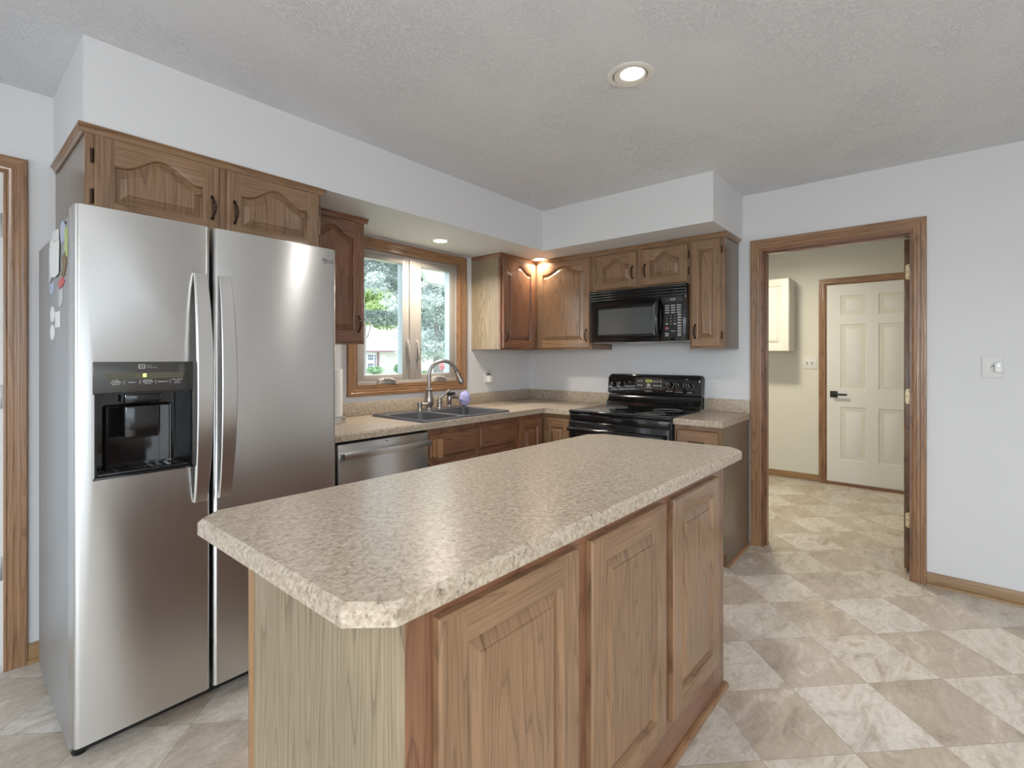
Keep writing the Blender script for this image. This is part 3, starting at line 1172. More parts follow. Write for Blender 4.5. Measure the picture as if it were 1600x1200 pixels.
cab_door(c, F, -1.326, -.966, .13, .660, .6095, oak='frame_oak_')

c = thing('corner_base_cabinet', 'oak corner base cabinet with two panel doors left of the black range', 'cabinet', (-.4, -.4, 0))
b = MB()
poly = [(-.934, -.001), (-.934, -.589), (-.589, -.589), (-.589, -.884), (-.001, -.884), (-.001, -.001)]
b.prism(poly, .10, .873, 'frame_oak_Z', lambda v: Vector((v[0], v[1], v[2])))
poly = [(-.934, -.001), (-.934, -.54), (-.54, -.54), (-.54, -.884), (-.001, -.884), (-.001, -.001)]
b.prism(poly, 0, .10, 'frame_oak_X', lambda v: Vector((v[0], v[1], v[2])))
b.build('carcass', c)
mb = MB()
for r in ((-.934, -.905, .10, .874), (-.640, -.609, .10, .874)):
    mb.fbox(FA, *r, .5895, .609, 'frame_oak_Z')
for r in ((-.905, -.640, .835, .874), (-.905, -.640, .10, .14)):
    mb.fbox(FA, *r, .5898, .6087, 'frame_oak_X')
for r in ((.6095, .640, .10, .874), (.862, .884, .10, .874)):
    mb.fbox(FB, *r, .5895, .609, 'oakB_Z')
for r in ((.640, .862, .835, .874), (.640, .862, .10, .14)):
    mb.fbox(FB, *r, .5898, .6087, 'oakB_Y')
mb.build('face_frame', c)
cab_door(c, FA, -.912, -.634, .13, .838, .6095, oak='frame_oak_')
cab_door(c, FB, .634, .870, .13, .838, .6095, oak='oakB_', hx='Y')

F = FB
c = thing('base_cabinet', 'narrow oak base cabinet with one drawer between the range and the doorway', 'cabinet', (-.3, -1.81, 0))
b = MB()
b.fbox(F, 1.664, 1.950, .10, .873, .001, .589, 'oak_Z')
b.fbox(F, 1.664, 1.950, 0, .10, .001, .505, 'frame_oak_Y')
b.build('carcass', c)
b = MB()
poly = [(.001, 0), (.51, 0), (.51, .095), (.589, .095), (.589, .873), (.001, .873)]
b.prism(poly, 1.9505, 1.9565, 'veneer_dark_Z', lambda v: F.p(v[2], v[1], v[0]))
b.build('end_panel', c, label='grey brown end panel with toe kick notch')
b = MB()
q = [(0, 0), (.014, 0), (.013, .008), (.009, .013), (0, .016)]
b.prism(q, .015, .512, 'trim_oak_X', lambda v: F.p(1.9568 + v[0], v[1], v[2]))
b.build('shoe_moulding', c)
face_frame(c, F, [(1.664, 1.688, .10, .874), (1.928, 1.956, .10, .874)], [(1.688, 1.928, .848, .874), (1.688, 1.928, .66, .70), (1.688, 1.928, .10, .14)], .5895, .609, 'oakB_', 'Y')
drawer_front(c, F, 1.680, 1.934, .700, .846, .6095, 'oakB_', 'Y', handle=True, name='drawer')
cab_door(c, F, 1.680, 1.934, .13, .665, .6095, oak='oakB_', hx='Y', handle=('L', .57))

# ================================================================ COUNTERTOPS
ct = thing('countertop', 'beige speckled corner countertop with the black sink set into it', 'countertop', (-1.2, -.3, .876))
b = MB()
poly = [(-2.44, -.0015), (-2.44, -.645), (-.645, -.645), (-.645, -.886), (-.0015, -.886), (-.0015, -.0015)]
b.prism(poly, .8765, .914, 'laminate', lambda v: Vector((v[0], v[1], v[2])), .006)
slab = b.build('worktop', ct)
b = MB()
b.box(-2.44, -.002, -.021, -.0018, .9145, 1.005, 'laminate', .002)
b.box(-.021, -.002, -.886, -.0215, .9145, 1.005, 'laminate', .002)
b.build('backsplash', ct)
ct2 = thing('countertop', 'short beige speckled countertop between the black range and the doorway', 'countertop', (-.3, -1.8, .876))
b = MB()
poly = [(-.625, -1.660), (-.625, -1.9645), (-.0015, -1.9645), (-.0015, -1.660)]
b.prism(poly[::-1], .8765, .914, 'laminate', lambda v: Vector((v[0], v[1], v[2])), .006)
b.build('worktop', ct2)
b = MB()
b.box(-.021, -.002, -1.9645, -1.660, .9145, 1.005, 'laminate', .002)
b.build('backsplash', ct2)

# ================================================================ ISLAND
rot = math.radians(-1.8)
FI = Frame((-3.189, -2.235, 0), (math.cos(rot), math.sin(rot), 0), (math.sin(rot), -math.cos(rot), 0))
isl = thing('island_cabinet', 'oak island cabinet with three raised panels and a pale veneered end', 'cabinet', (-2.4, -1.95, 0))
LI, DI = 1.522, .640
b = MB()
b.fbox(FI, .008, LI - .008, .02, .8750, -DI, -.0195, 'frame_oak_Z')
b.build('carcass', isl)
b = MB()
b.fbox(FI, .0, .0075, 0, .8750, -DI + .022, 0.0, 'veneer_Z')
b.fbox(FI, -.004, .0075, 0, .8750, -DI - .002, -DI + .022, 'pull_wood', .002)
b.build('end_panel', isl, label='pale greenish oak veneer end panel')
b = MB()
b.fbox(FI, LI - .0075, LI, 0, .8750, -DI, 0.0, 'veneer_dark_Z')
b.build('end_panel', isl)
face_frame(isl, FI, [(.008, .085, .0, .874), (.470, .560, .13, .85), (.945, 1.030, .13, .85), (1.405, LI - .008, .0, .874)],
           [(.085, 1.405, .850, .874), (.085, 1.405, .0, .16)], -.019, .0, 'frame_oak_', 'X')
for (p0, p1) in ((.066, .487), (.543, .961), (1.015, 1.419)):
    cab_door(isl, FI, p0, p1, .148, .853, .0005, oak='oak_', hx='X', sw=.062, rw=.062, name='panel_door')
b = MB()
q = [(0, 0), (.016, 0), (.015, .010), (.011, .017), (0, .020)]
b.prism(q, -.004, LI + .014, 'trim_oak_X', lambda v: FI.p(v[2], v[1], .0005 + v[0]))
b.prism(q, -DI, .015, 'trim_oak_Y', lambda v: FI.p(LI + .0005 + v[0], v[1], v[2]))
b.build('shoe_moulding', isl)

b = MB()
poly = [(-3.273, -1.555), (-3.269, -2.188), (-3.211, -2.253), (-1.492, -2.305), (-1.437, -2.252), (-1.470, -1.640), (-1.540, -1.578), (-3.220, -1.507)]
b.prism(poly, .8765, .914, 'laminate', lambda v: Vector((v[0], v[1], v[2])), .009)
o = b.build('island_countertop', smooth=20)
tag(origin_to(o, (-2.35, -1.9, .8765)), 'large beige speckled island top with clipped corners in the foreground', 'countertop')

# ================================================================ REFRIGERATOR
fr = thing('refrigerator', 'side by side stainless steel refrigerator with water and ice dispenser', 'refrigerator', (-2.96, -.45, 0))
F = FA
b = MB(); b.box(-3.400, -2.527, -.772, -.09, .03, 1.745, 'fridge_side', .004); b.build('cabinet_body', fr, label='grey painted steel body')
b = MB(); b.box(-3.385, -2.54, -.778, -.60, .012, .05, 'black_plastic'); b.build('toe_grille', fr)
for x in (-3.37, -2.56):
    b = MB(); b.lathe([(.020, 0), (.022, .008), (.012, .012), (.012, .04)], 'black_plastic', 14, xf=lambda v: Vector((x + v[0], -.755 + v[1], v[2]))); b.build('foot', fr)
for (x0_, x1_) in ((-3.398, -3.30), (-2.62, -2.53)):
    b = MB(); b.box(x0_, x1_, -.77, -.64, 1.7455, 1.772, 'fridge_side', .008); b.build('hinge_cover', fr)
b = MB(); b.box(-3.39, -2.535, -.779, -.7725, .09, 1.74, 'gasket'); b.build('door_gasket', fr)


def fridge_door(name, x0_, x1_, hx, side):
    mb = MB()
    # rounded plan outline
    r = .014
    pts = []
    def arc(cx, cy, s, e):
        for k in range(6):
            an = s + (e - s) * k / 5
            pts.append((cx + r * math.cos(an), cy + r * math.sin(an)))
    pts.append((x0_, -.780))
    arc(x0_ + r, -.880 + r, PI, 1.5 * PI)
    arc(x1_ - r, -.880 + r, 1.5 * PI, 2 * PI)
    pts.append((x1_, -.780))
    mb.prism(pts, .085, 1.783, 'stainless', lambda v: Vector((v[0], v[1], v[2])), .003)
    d = mb.build(name, fr, smooth=50)
    mb = MB()
    n = 28
    rows = []
    for i in range(n + 1):
        q = i / n
        z = .782 + (1.606 - .782) * q
        bow = math.sin(PI * q)
        out_ = .014 + .050 * bow ** .75
        hw = .021 + .005 * bow
        rows.append((z, out_, hw))
    prev = None
    for i, (z, o_, hw) in enumerate(rows):
        th = .014
        ring = [F.p(hx - hw, z, .880 + o_ - th), F.p(hx - hw, z, .880 + o_ - .003), F.p(hx - hw + .003, z, .880 + o_), F.p(hx + hw - .003, z, .880 + o_),
                F.p(hx + hw, z, .880 + o_ - .003), F.p(hx + hw, z, .880 + o_ - th)]
        if prev:
            for k in range(6):
                mb.add([prev[k], prev[(k + 1) % 6], ring[(k + 1) % 6], ring[k]], [(0, 1, 2, 3)], 'stainless_handle')
        else:
            mb.add(ring, [(5, 4, 3, 2, 1, 0)], 'stainless_handle')
        prev = ring
    mb.add(prev, [(0, 1, 2, 3, 4, 5)], 'stainless_handle')
    for zc, z2 in ((.784, .812), (1.576, 1.604)):
        mb.fbox(F, hx - .016, hx + .016, zc, z2, .8795, .893, 'stainless_handle', .002)
    mb.build('door_handle', d, smooth=30)
    return d


fz = fridge_door('freezer_door', -3.402, -3.0235, -3.058, 'R')
rd = fridge_door('refrigerator_door', -3.0135, -2.520, -2.979, 'L')
cut(fz, [(-3.353, -3.083, -.95, -.795, .915, 1.284)])
# emblem on the right door: ring with face and two letters
mb = MB()
ex, ez, er = -2.5755, 1.7265, .0105
ring = [F.p(ex + er * math.cos(2 * PI * k / 28), ez + er * math.sin(2 * PI * k / 28), .8806) for k in range(20, 44)]
mb.tube(ring, .0011, 'dark_print', 6)
mb.tube([F.p(ex, ez + .005, .8806), F.p(ex, ez - .0045, .8806), F.p(ex + .004, ez - .0045, .8806)], .0010, 'dark_print', 6)
mb.ball(F.p(ex - .004, ez + .003, .8806), .0018, 'dark_print', 8)
mb.tube([F.p(ex + .003, ez, .8806), F.p(ex + .0095, ez, .8806)], .0010, 'dark_print', 6)
text(mb, 'LG', .022, F, -2.5610, ez - .0006, .8803, 'dark_print', 'LEFT')
mb.build('emblem', rd)

ds = MB()
ds.fbox(F, -3.3575, -3.0795, 1.187, 1.2885, .873, .8835, 'panel_grey', .003)
ds.fbox(F, -3.3575, -3.0795, 1.1845, 1.1870, .873, .8845, 'black_gloss')
disp = ds.build('dispenser', fr, label='dark control panel above a glossy black dispensing recess')
b = MB()
# recess shell
x0_, x1_, z0_, z1_ = -3.3535, -3.083, .9145, 1.187
b.fbox(F, x0_, x1_, z0_, z1_, .796, .800, 'black_gloss')
b.fbox(F, x0_, x0_ + .006, z0_, z1_, .800, .884, 'black_gloss')
b.fbox(F, x1_ - .006, x1_, z0_, z1_, .800, .884, 'black_gloss')
b.fbox(F, x0_, x1_, z1_ - .006, z1_, .800, .873, 'black_gloss')
b.fbox(F, x0_, x1_, z0_, z0_ + .006, .800, .884, 'black_gloss')
b.fbox(F, x0_ - .004, x1_ + .004, z0_ - .003, z0_ + .003, .878, .885, 'black_gloss', .001)
b.build('recess', disp)
b = MB()
prof = []
cx = -3.222
n = 14
for i in range(n + 1):      # concave splash plate
    q = i / n
    prof.append((cx - .088 + .176 * q, .8005 + .018 * (2 * q - 1) ** 2))
for i in range(n):
    p, q = prof[i], prof[i + 1]
    b.add([F.p(p[0], .930, p[1]), F.p(q[0], .930, q[1]), F.p(q[0], 1.135, q[1]), F.p(p[0], 1.135, p[1])], [(0, 1, 2, 3)], 'black_gloss')
for s in (-1, 1):
    b.tube([F.p(cx + s * .090, .925, .818), F.p(cx + s * .090, 1.138, .818)], .005, 'black_gloss', 8)
b.tube([F.p(cx - .090, 1.138, .818), F.p(cx + .090, 1.138, .818)], .004, 'black_gloss', 8)
b.build('splash_plate', disp)
b = MB()
b.fbox(F, cx - .052, cx + .052, 1.150, 1.184, .815, .868, 'black_gloss', .006)
b.build('ice_chute', disp)
b = MB()
b.fbox(F, cx - .050, cx + .050, 1.030, 1.142, .834, .852, 'black_gloss', .008, 3)
b.build('paddle', disp)
b = MB()
b.fbox(F, x0_ + .008, x1_ - .008, z0_ + .006, z0_ + .014, .802, .880, 'black_plastic', .002)
for k in range(9):
    b.fbox(F, x0_ + .03 + k * .024, x0_ + .04 + k * .024, z0_ + .014, z0_ + .017, .812, .872, 'black_gloss')
b.build('drip_tray', disp)
b = MB()
b.fbox(F, -3.325, -3.110, 1.232, 1.252, .8836, .8842, 'display_dark')
b.build('display', disp)
b = MB()
b.fbox(F, -3.228, -3.218, 1.237, 1.249, .8842, .8846, 'lcd_green')
b.build('display_digit', disp)
def print_on(par, s, size, F_, a, z, d, mat, **kw):
    mb = MB()
    text(mb, s, size, F_, a, z, d, mat, **kw)
    return mb.build('lettering', par, smooth=0)


b = MB()
text(b, 'LC', .0085, F, -3.2305, 1.2725, .8837, 'white_print')
fx = -3.2305
for (p, q) in (((fx - .008, 1.266), (fx + .008, 1.266)), ((fx - .008, 1.279), (fx + .008, 1.279)), ((fx - .008, 1.266), (fx - .008, 1.279)), ((fx + .008, 1.266), (fx + .008, 1.279))):
    b.tube([F.p(p[0], p[1], .8837), F.p(q[0], q[1], .8837)], .0008, 'white_print', 6)
b.build('badge', disp)
print_on(disp, 'Linear', .0062, F, -3.218, 1.2760, .8837, 'grey_print', align='LEFT')
print_on(disp, 'Compressor', .0062, F, -3.218, 1.2695, .8837, 'grey_print', align='LEFT')
for (xx, ls) in ((-3.300, ('Ice Plus', 'Ice On/Off', 'Hold 3 sec')), (-3.257, ('', 'Freezer')), (-3.214, ('Dispenser', 'Water Filter', 'Hold 3 sec')),
                 (-3.171, ('', 'Refrigerator')), (-3.129, ('Door Alarm', 'Lock', 'Hold 3 sec'))):
    for i, s in enumerate(ls):
        if s:
            print_on(disp, s, .0060 if i < 2 else .0045, F, xx, 1.2265 - i * .0058, .8837, 'white_print')
for xx in (-3.278, -3.236, -3.192, -3.150):
    b = MB()
    b.fbox(F, xx - .0004, xx + .0004, 1.214, 1.227, .8836, .8840, 'white_print')
    b.build('divider_line', disp)

# papers and magnets on the refrigerator's left side
XS = -3.400
FS = Frame((XS, 0, 0), (0, -1, 0), (-1, 0, 0))     # a = -y, d towards -x
def stuck(name, label, cat, poly, th, mat, d=.0006, group='papers and magnets on the refrigerator side'):
    mb = MB()
    mb.prism(poly, d, d + th, mat, lambda v: FS.p(v[0], v[1], v[2]))
    o = mb.build(name, smooth=30)
    cxx = sum(p[0] for p in poly) / len(poly); cz = sum(p[1] for p in poly) / len(poly)
    tag(origin_to(o, FS.p(cxx, cz, d)), label, cat, group)
    return o
def px_yz(u, v, x=XS - .004):
    f_, cx_, cy_ = 762.58, 800, 558.92
    th_ = .7005
    fw = (math.cos(th_), math.sin(th_)); rt = (math.sin(th_), -math.cos(th_))
    dx = fw[0] + rt[0] * (u - cx_) / f_; dy = fw[1] + rt[1] * (u - cx_) / f_
    tt = (x + 3.682) / dx
    return (2.888 - tt * dy, 1.302 - tt * (v - cy_) / f_)
def ov(u0, u1, v0, v1, n=14):
    (a0_, z1_), (a1_, z0_) = px_yz(u0, v0), px_yz(u1, v1)
    return [((a0_ + a1_) / 2 + (a1_ - a0_) / 2 * math.cos(2 * PI * k / n), (z0_ + z1_) / 2 + (z1_ - z0_) / 2 * math.sin(2 * PI * k / n)) for k in range(n)]
stuck('paper_note', 'long crumpled paper note under the white clip on the refrigerator side', 'paper', [(.430, 1.730), (.622, 1.730), (.628, 1.70), (.618, 1.592), (.54, 1.586), (.440, 1.598), (.425, 1.66)], .0012, 'paper', .004)
stuck('paper_note', 'grey paper note half hidden behind the long crumpled one', 'paper', [(.385, 1.712), (.470, 1.722), (.478, 1.600), (.43, 1.588), (.384, 1.580)], .0010, 'paper_grey', .0015)
stuck('magnetic_clip', 'small white magnetic clip gripping the long paper note', 'clip', [(.525, 1.712), (.635, 1.706), (.628, 1.740), (.560, 1.743), (.530, 1.738)], .005, 'white_plastic', .0055)
stuck('fridge_magnet', 'oval pale blue magnet with dark rim near the refrigerator top edge', 'magnet', ov(93.5, 100, 348, 377), .003, 'paper_blue')
stuck('fridge_magnet', 'long yellow green magnet strip next to the freezer door', 'magnet', [(.715, 1.728), (.762, 1.728), (.762, 1.630), (.715, 1.640)], .002, 'magnet_green')
stuck('fridge_magnet', 'brown bent wooden magnet below the yellow green strip', 'magnet', [(.662, 1.640), (.735, 1.652), (.757, 1.612), (.705, 1.572), (.652, 1.580), (.690, 1.612)], .003, 'magnet_brown')
stuck('fridge_magnet', 'pinkish red flower magnet just under the brown one', 'magnet', [(.590 + .06 * (1 + .9 * math.cos(k * 2 * PI / 20)) + .012 * math.cos(5 * k * 2 * PI / 20), 1.556 + .016 * math.sin(k * 2 * PI / 20) + .003 * math.cos(5 * k * 2 * PI / 20)) for k in range(20)], .003, 'magnet_red')
stuck('paper_note', 'bluish grey card below the grey paper note', 'paper', [(.388, 1.576), (.500, 1.574), (.490, 1.540), (.404, 1.532)], .001, 'paper_blue')
stuck('paper_note', 'silver grey card with slanted edges below the red flower magnet', 'paper', [(.598, 1.534), (.672, 1.538), (.668, 1.490), (.630, 1.474), (.604, 1.480)], .002, 'paper_grey')
stuck('fridge_magnet', 'upper of two pale oval magnets low on the refrigerator side', 'magnet', ov(78, 84, 480, 503), .003, 'paper')
stuck('fridge_magnet', 'lower of two pale oval magnets low on the refrigerator side', 'magnet', ov(78, 84, 508, 531), .003, 'paper')
stuck('fridge_magnet', 'white rectangular magnet beside the two pale ovals', 'magnet', [(.535, 1.462), (.617, 1.462), (.617, 1.408), (.535, 1.408)], .003, 'paper')

# ================================================================ DISHWASHER
dw = thing('dishwasher', 'stainless steel dishwasher with a bar handle beside the refrigerator', 'dishwasher', (-2.07, -.3, 0))
F = FA
b = MB(); b.fbox(F, -2.364, -1.768, .02, .862, .03, .585, 'gasket'); b.build('tub', dw)
b = MB(); b.fbox(F, -2.360, -1.771, .11, .858, .586, .622, 'stainless', .003); ddoor = b.build('door', dw)
b = MB(); b.fbox(F, -2.360, -1.771, .823, .8235, .6221, .6224, 'gasket'); b.fbox(F, -2.075, -2.060, .842, .846, .6221, .6226, 'dark_print'); b.build('trim_line', ddoor)
b = MB(); b.fbox(F, -2.350, -1.782, .783, .818, .648, .668, 'stainless_handle', .003)
for x in (-2.335, -1.797):
    b.fbox(F, x - .015, x + .015, .788, .813, .6222, .650, 'stainless_handle', .002)
b.build('handle', ddoor)
b = MB(); b.fbox(F, -2.360, -1.771, .0, .105, .50, .54, 'black_plastic'); b.build('toe_kick', dw)

# ================================================================ RANGE
rg = thing('electric_range', 'black glass top electric range between the two countertops', 'range', (-.35, -1.275, 0))
F = FB
R0, R1 = .8925, 1.6565
b = MB(); b.fbox(F, R0, R1, .02, .900, .03, .640, 'black_plastic', .003); b.build('body', rg)
b = MB(); b.fbox(F, R0, R1, .9005, .921, .10, .672, 'black_gloss', .007, 3); top = b.build('cooktop', rg)
for (a, d, r) in ((1.07, .25, .075), (1.07, .50, .10), (1.47, .25, .10), (1.47, .50, .075)):
    b = MB()
    ring = [F.p(a + r * math.cos(2 * PI * k / 40), .9212, d + r * math.sin(2 * PI * k / 40)) for k in range(41)]
    b.tube(ring, .0007, 'grey_print', 4, cap=False)
    b.build('burner_ring', top)
b = MB(); b.fbox(F, R0 + .004, R1 - .004, .225, .842, .641, .668, 'black_gloss', .006, 3); od = b.build('oven_door', rg)
b = MB(); b.fbox(F, R0 + .13, R1 - .13, .38, .66, .6682, .6690, 'smoked_glass'); b.build('window', od)
b = MB()
pts = [F.p(R0 + .022 + (R1 - R0 - .044) * i / 16, .790, .712 + .012 * math.sin(PI * i / 16)) for i in range(17)]
b.tube(pts, .017, 'black_gloss', 14)
for a in (R0 + .05, R1 - .05):
    b.tube([F.p(a, .790, .666), F.p(a, .790, .712)], .013, 'black_gloss', 12)
b.build('handle', od)
b = MB(); b.fbox(F, R0 + .004, R1 - .004, .848, .897, .641, .660, 'black_gloss', .006)
b.build('control_rail', rg)
b = MB(); b.fbox(F, R0 + .004, R1 - .004, .05, .215, .641, .664, 'black_gloss', .006); b.build('drawer', rg)
# backguard
b = MB()
low = [(.022, .922), (.118, .922), (.112, .948), (.088, .962), (.070, 1.000), (.066, 1.018), (.022, 1.018)]
b.prism(low, R0 + .004, R1 - .004, 'black_gloss', lambda v: F.p(v[2], v[1], v[0]))
b.build('vent_riser', rg, smooth=40)
b = MB()
def rrect(a0_, a1_, b0_, b1_, r, n=6):
    pts = []
    for (cx_, cz_, s) in ((a1_ - r, b1_ - r, 0), (a0_ + r, b1_ - r, PI / 2), (a0_ + .004, b0_ + .004, PI), (a1_ - .004, b0_ + .004, 1.5 * PI)):
        rr = r if s < PI else .004
        for k in range(n):
            an = s + PI / 2 * k / (n - 1)
            pts.append((cx_ + rr * math.cos(an), cz_ + rr * math.sin(an)))
    return pts
ring0 = rrect(R0 + .002, R1 - .002, 1.020, 1.170, .030)
c0 = [(p[0], p[1]) for p in ring0]
lean = lambda v: F.p(v[0], v[1], v[2] - .10 * (v[1] - 1.02))
b.prism(c0, .022, .088, 'black_gloss', lean, .010)
bg = b.build('backguard', rg, smooth=50)
FK = F
def onb(a, z, d=.0):
    return lean((a, z, .0885 + d))
class LeanF:
    def p(self, a, bb, d):
        return lean((a, bb, .0882 + d))
LF = LeanF()
for (a, z) in ((.945, 1.084), (1.012, 1.090), (1.418, 1.094), (1.492, 1.090), (1.568, 1.088)):
    b = MB()
    b.lathe([(.0225, 0), (.0225, .004), (.019, .010), (.017, .018), (.0, .019)], 'black_gloss', 20, xf=lambda v: LF.p(a + v[0], z + v[1], .0005 + v[2]))
    b.fbox(LF, a - .005, a + .005, z - .019, z + .019, .018, .027, 'black_gloss', .002)
    b.fbox(LF, a - .0012, a + .0012, z + .006, z + .019, .0268, .0276, 'white_print')
    b.build('knob', bg)
for (a, z) in ((.945, 1.084), (1.012, 1.090), (1.418, 1.094), (1.492, 1.090), (1.568, 1.088)):
    b = MB()
    for k in range(11):
        an = math.radians(-210 + 24 * k)
        b.fbox(LF, a + .029 * math.cos(an) - .0016, a + .029 * math.cos(an) + .0016, z + .029 * math.sin(an) - .0016, z + .029 * math.sin(an) + .0016, .0002, .0006, 'white_print')
    b.build('dial_marks', bg)
for (a, z, s) in ((.948, 1.044, 'LEFT FRONT'), (1.015, 1.048, 'LEFT REAR'), (1.415, 1.048, 'RIGHT REAR'), (1.49, 1.044, 'RIGHT FRONT'), (1.57, 1.042, 'WARMER')):
    print_on(bg, s, .0088, LF, a, z, .0002, 'white_print')
print_on(bg, 'ON', .008, LF, 1.085, 1.110, .0002, 'white_print')
print_on(bg, '\u2022', .016, LF, 1.085, 1.098, .0002, 'white_print')
print_on(bg, 'OVEN', .008, LF, 1.545, 1.140, .0002, 'white_print')
print_on(bg, 'Frigidaire', .0165, LF, 1.245, 1.042, .0002, 'grey_print', shear=.3)
b = MB()
b.prism(rrect(1.135, 1.365, 1.056, 1.143, .016), .0002, .003, 'panel_grey', lambda v: LF.p(v[0], v[1], v[2]), .0015)
cp = b.build('clock_panel', bg)
b = MB(); b.fbox(LF, 1.222, 1.278, 1.110, 1.131, .0031, .0036, 'lcd_yellow')
b.build('display', bg)
print_on(bg, '12:33', .015, LF, 1.250, 1.1205, .0037, 'dark_print')
for (a, z) in ((1.165, 1.118), (1.188, 1.120), (1.165, 1.086), (1.188, 1.086), (1.296, 1.118), (1.320, 1.118), (1.345, 1.118), (1.296, 1.086), (1.320, 1.086), (1.345, 1.086)):
    b = MB()
    b.fbox(LF, a - .006, a + .006, z - .006, z + .006, .0031, .0037, 'grey_print', .0005, 1)
    b.build('key', bg)
for (p, q, r0_, r1_, m_) in ((1.235, 1.262, 1.078, 1.100, 'grey_print'), (1.228, 1.275, 1.068, 1.071, 'white_print')):
    b = MB(); b.fbox(LF, p, q, r0_, r1_, .0031, .0036, m_); b.build('key', bg)

# ================================================================ MICROWAVE
mw = thing('microwave', 'black over the range microwave hung under the short cabinet', 'microwave', (-.2, -1.28, 1.41))
m0, m1 = .9035, 1.6555
b = MB(); b.fbox(F, .8868, m1 - .001, 1.424, 1.812, .022, .352, 'brown_black', .002); b.build('case', mw)
b = MB()
b.fbox(F, m0, m1, 1.736, 1.812, .3525, .366, 'gasket')
for z in (1.744, 1.764, 1.784, 1.803):
    b.box(m0, m1, z - .006, z + .006, .366, .386, 'black_gloss', .003, xf=lambda v: F.p(v[0], v[1] + (v[2] - .366) * -.25, v[2]))
b.fbox(F, m0, m0 + .008, 1.736, 1.812, .353, .386, 'black_gloss', .002)
b.fbox(F, m1 - .008, m1, 1.736, 1.812, .353, .386, 'black_gloss', .002)
b.build('vent_grille', mw)
# door with bevelled window surround
b = MB()
dz0, dz1, da1 = 1.418, 1.734, 1.470
w_ = (.972, 1.412, 1.478, 1.668)
o_ = (.935, 1.440, 1.448, 1.698)
P = lambda a, z, d: F.p(a, z, d)
outer = [(m0, dz0), (da1, dz0), (da1, dz1), (m0, dz1)]
oin = [(m0 + .006, dz0 + .006), (da1 - .003, dz0 + .006), (da1 - .003, dz1 - .004), (m0 + .006, dz1 - .004)]
r1 = [(o_[0], o_[2]), (o_[1], o_[2]), (o_[1], o_[3]), (o_[0], o_[3])]
r2 = [(w_[0], w_[2]), (w_[1], w_[2]), (w_[1], w_[3]), (w_[0], w_[3])]
rings = [(outer, .3535), (outer, .378), (oin, .386), (r1, .388), (r2, .374)]
for i in range(len(rings) - 1):
    for k in range(4):
        k2 = (k + 1) % 4
        b.add([P(*rings[i][0][k], rings[i][1]), P(*rings[i][0][k2], rings[i][1]), P(*rings[i + 1][0][k2], rings[i + 1][1]), P(*rings[i + 1][0][k], rings[i + 1][1])], [(0, 1, 2, 3)], 'black_gloss')
md = b.build('door', mw)
b = MB(); b.fbox(F, w_[0] - .001, w_[1] + .001, w_[2] - .001, w_[3] + .001, .372, .3745, 'smoked_glass'); b.build('window', md)
b = MB()
pts = [F.p(1.455, 1.452 + .262 * i / 14, .390 + .030 * math.sin(PI * i / 14) ** .6) for i in range(15)]
b.tube(pts, [.011] + [.014] * 13 + [.011], 'black_gloss', 12)
b.build('handle', md)
b = MB(); b.fbox(F, 1.473, m1, dz0, dz1, .3535, .385, 'black_gloss', .004)
cpn = b.build('control_panel', mw)
b = MB(); b.fbox(F, 1.505, 1.628, 1.690, 1.722, .3852, .3858, 'panel_grey'); text(b, '4:28', .020, F, 1.562, 1.706, .3859, 'white_print'); b.build('display', cpn)
b = MB()
b.fbox(F, 1.500, 1.632, 1.442, 1.682, .3852, .3860, 'black_plastic')
b.build('key_panel', cpn)
def key(a, z, hw, hh, mat='grey_print'):
    mb = MB(); mb.fbox(F, a - hw, a + hw, z - hh, z + hh, .3861, .3866, mat); return mb.build('key', cpn)


for r in range(4):
    for k in range(3):
        key(1.523 + k * .041, 1.664 - r * .0165, .015, .0038)
for r in range(4):
    for k in range(3):
        zz, aa = 1.592 - r * .0185, 1.521 + k * .028
        if r < 3 or k == 1:
            print_on(cpn, '1234567890'[min(9, r * 3 + k)] if r < 3 else '0', .013, F, aa, zz, .3861, 'white_print')
        else:
            key(aa, zz, .010, .004)
for r in range(7):
    key(1.609, 1.598 - r * .0185, .013, .005)
key(1.521, 1.510, .013, .004, 'red_print')
print_on(cpn, 'STOP', .009, F, 1.521, 1.500, .3867, 'white_print')
print_on(cpn, 'START', .011, F, 1.566, 1.486, .3862, 'white_print')
for zz in (1.470, 1.456):
    key(1.521, zz, .013, .004)
    key(1.609, zz, .013, .004)
b = MB()
b.fbox(F, m0 + .004, m1 - .004, 1.4145, 1.4236, .03, .350, 'microwave_under', .002)
for (p, q) in ((.94, 1.10), (1.45, 1.62)):
    b.fbox(F, p, q, 1.4125, 1.4146, .09, .30, 'filter_grey')
b.fbox(F, 1.18, 1.38, 1.4105, 1.4146, .20, .33, 'white_plastic', .003)
b.build('underside', mw, label='light grey underside with filters')

# ================================================================ SINK AND FITTINGS
CZ = .914
SX0, SX1, SY0, SY1 = -1.815, -1.010, -.630, -.085
sk = thing('sink', 'dark grey double bowl drop in sink under the window', 'sink', (-1.41, -.36, CZ))
def rr2(x0_, x1_, y0_, y1_, r, n=6):
    pts = []
    for (cx_, cy_, s) in ((x1_ - r, y1_ - r, 0), (x0_ + r, y1_ - r, PI / 2), (x0_ + r, y0_ + r, PI), (x1_ - r, y0_ + r, 1.5 * PI)):
        for k in range(n):
            an = s + PI / 2 * k / (n - 1)
            pts.append((cx_ + r * math.cos(an), cy_ + r * math.sin(an)))
    return pts
BY0, BY1 = -.585, -.190
bowls = [(-1.770, -1.465, BY0, BY1), (-1.425, -1.055, BY0, BY1)]
b = MB()
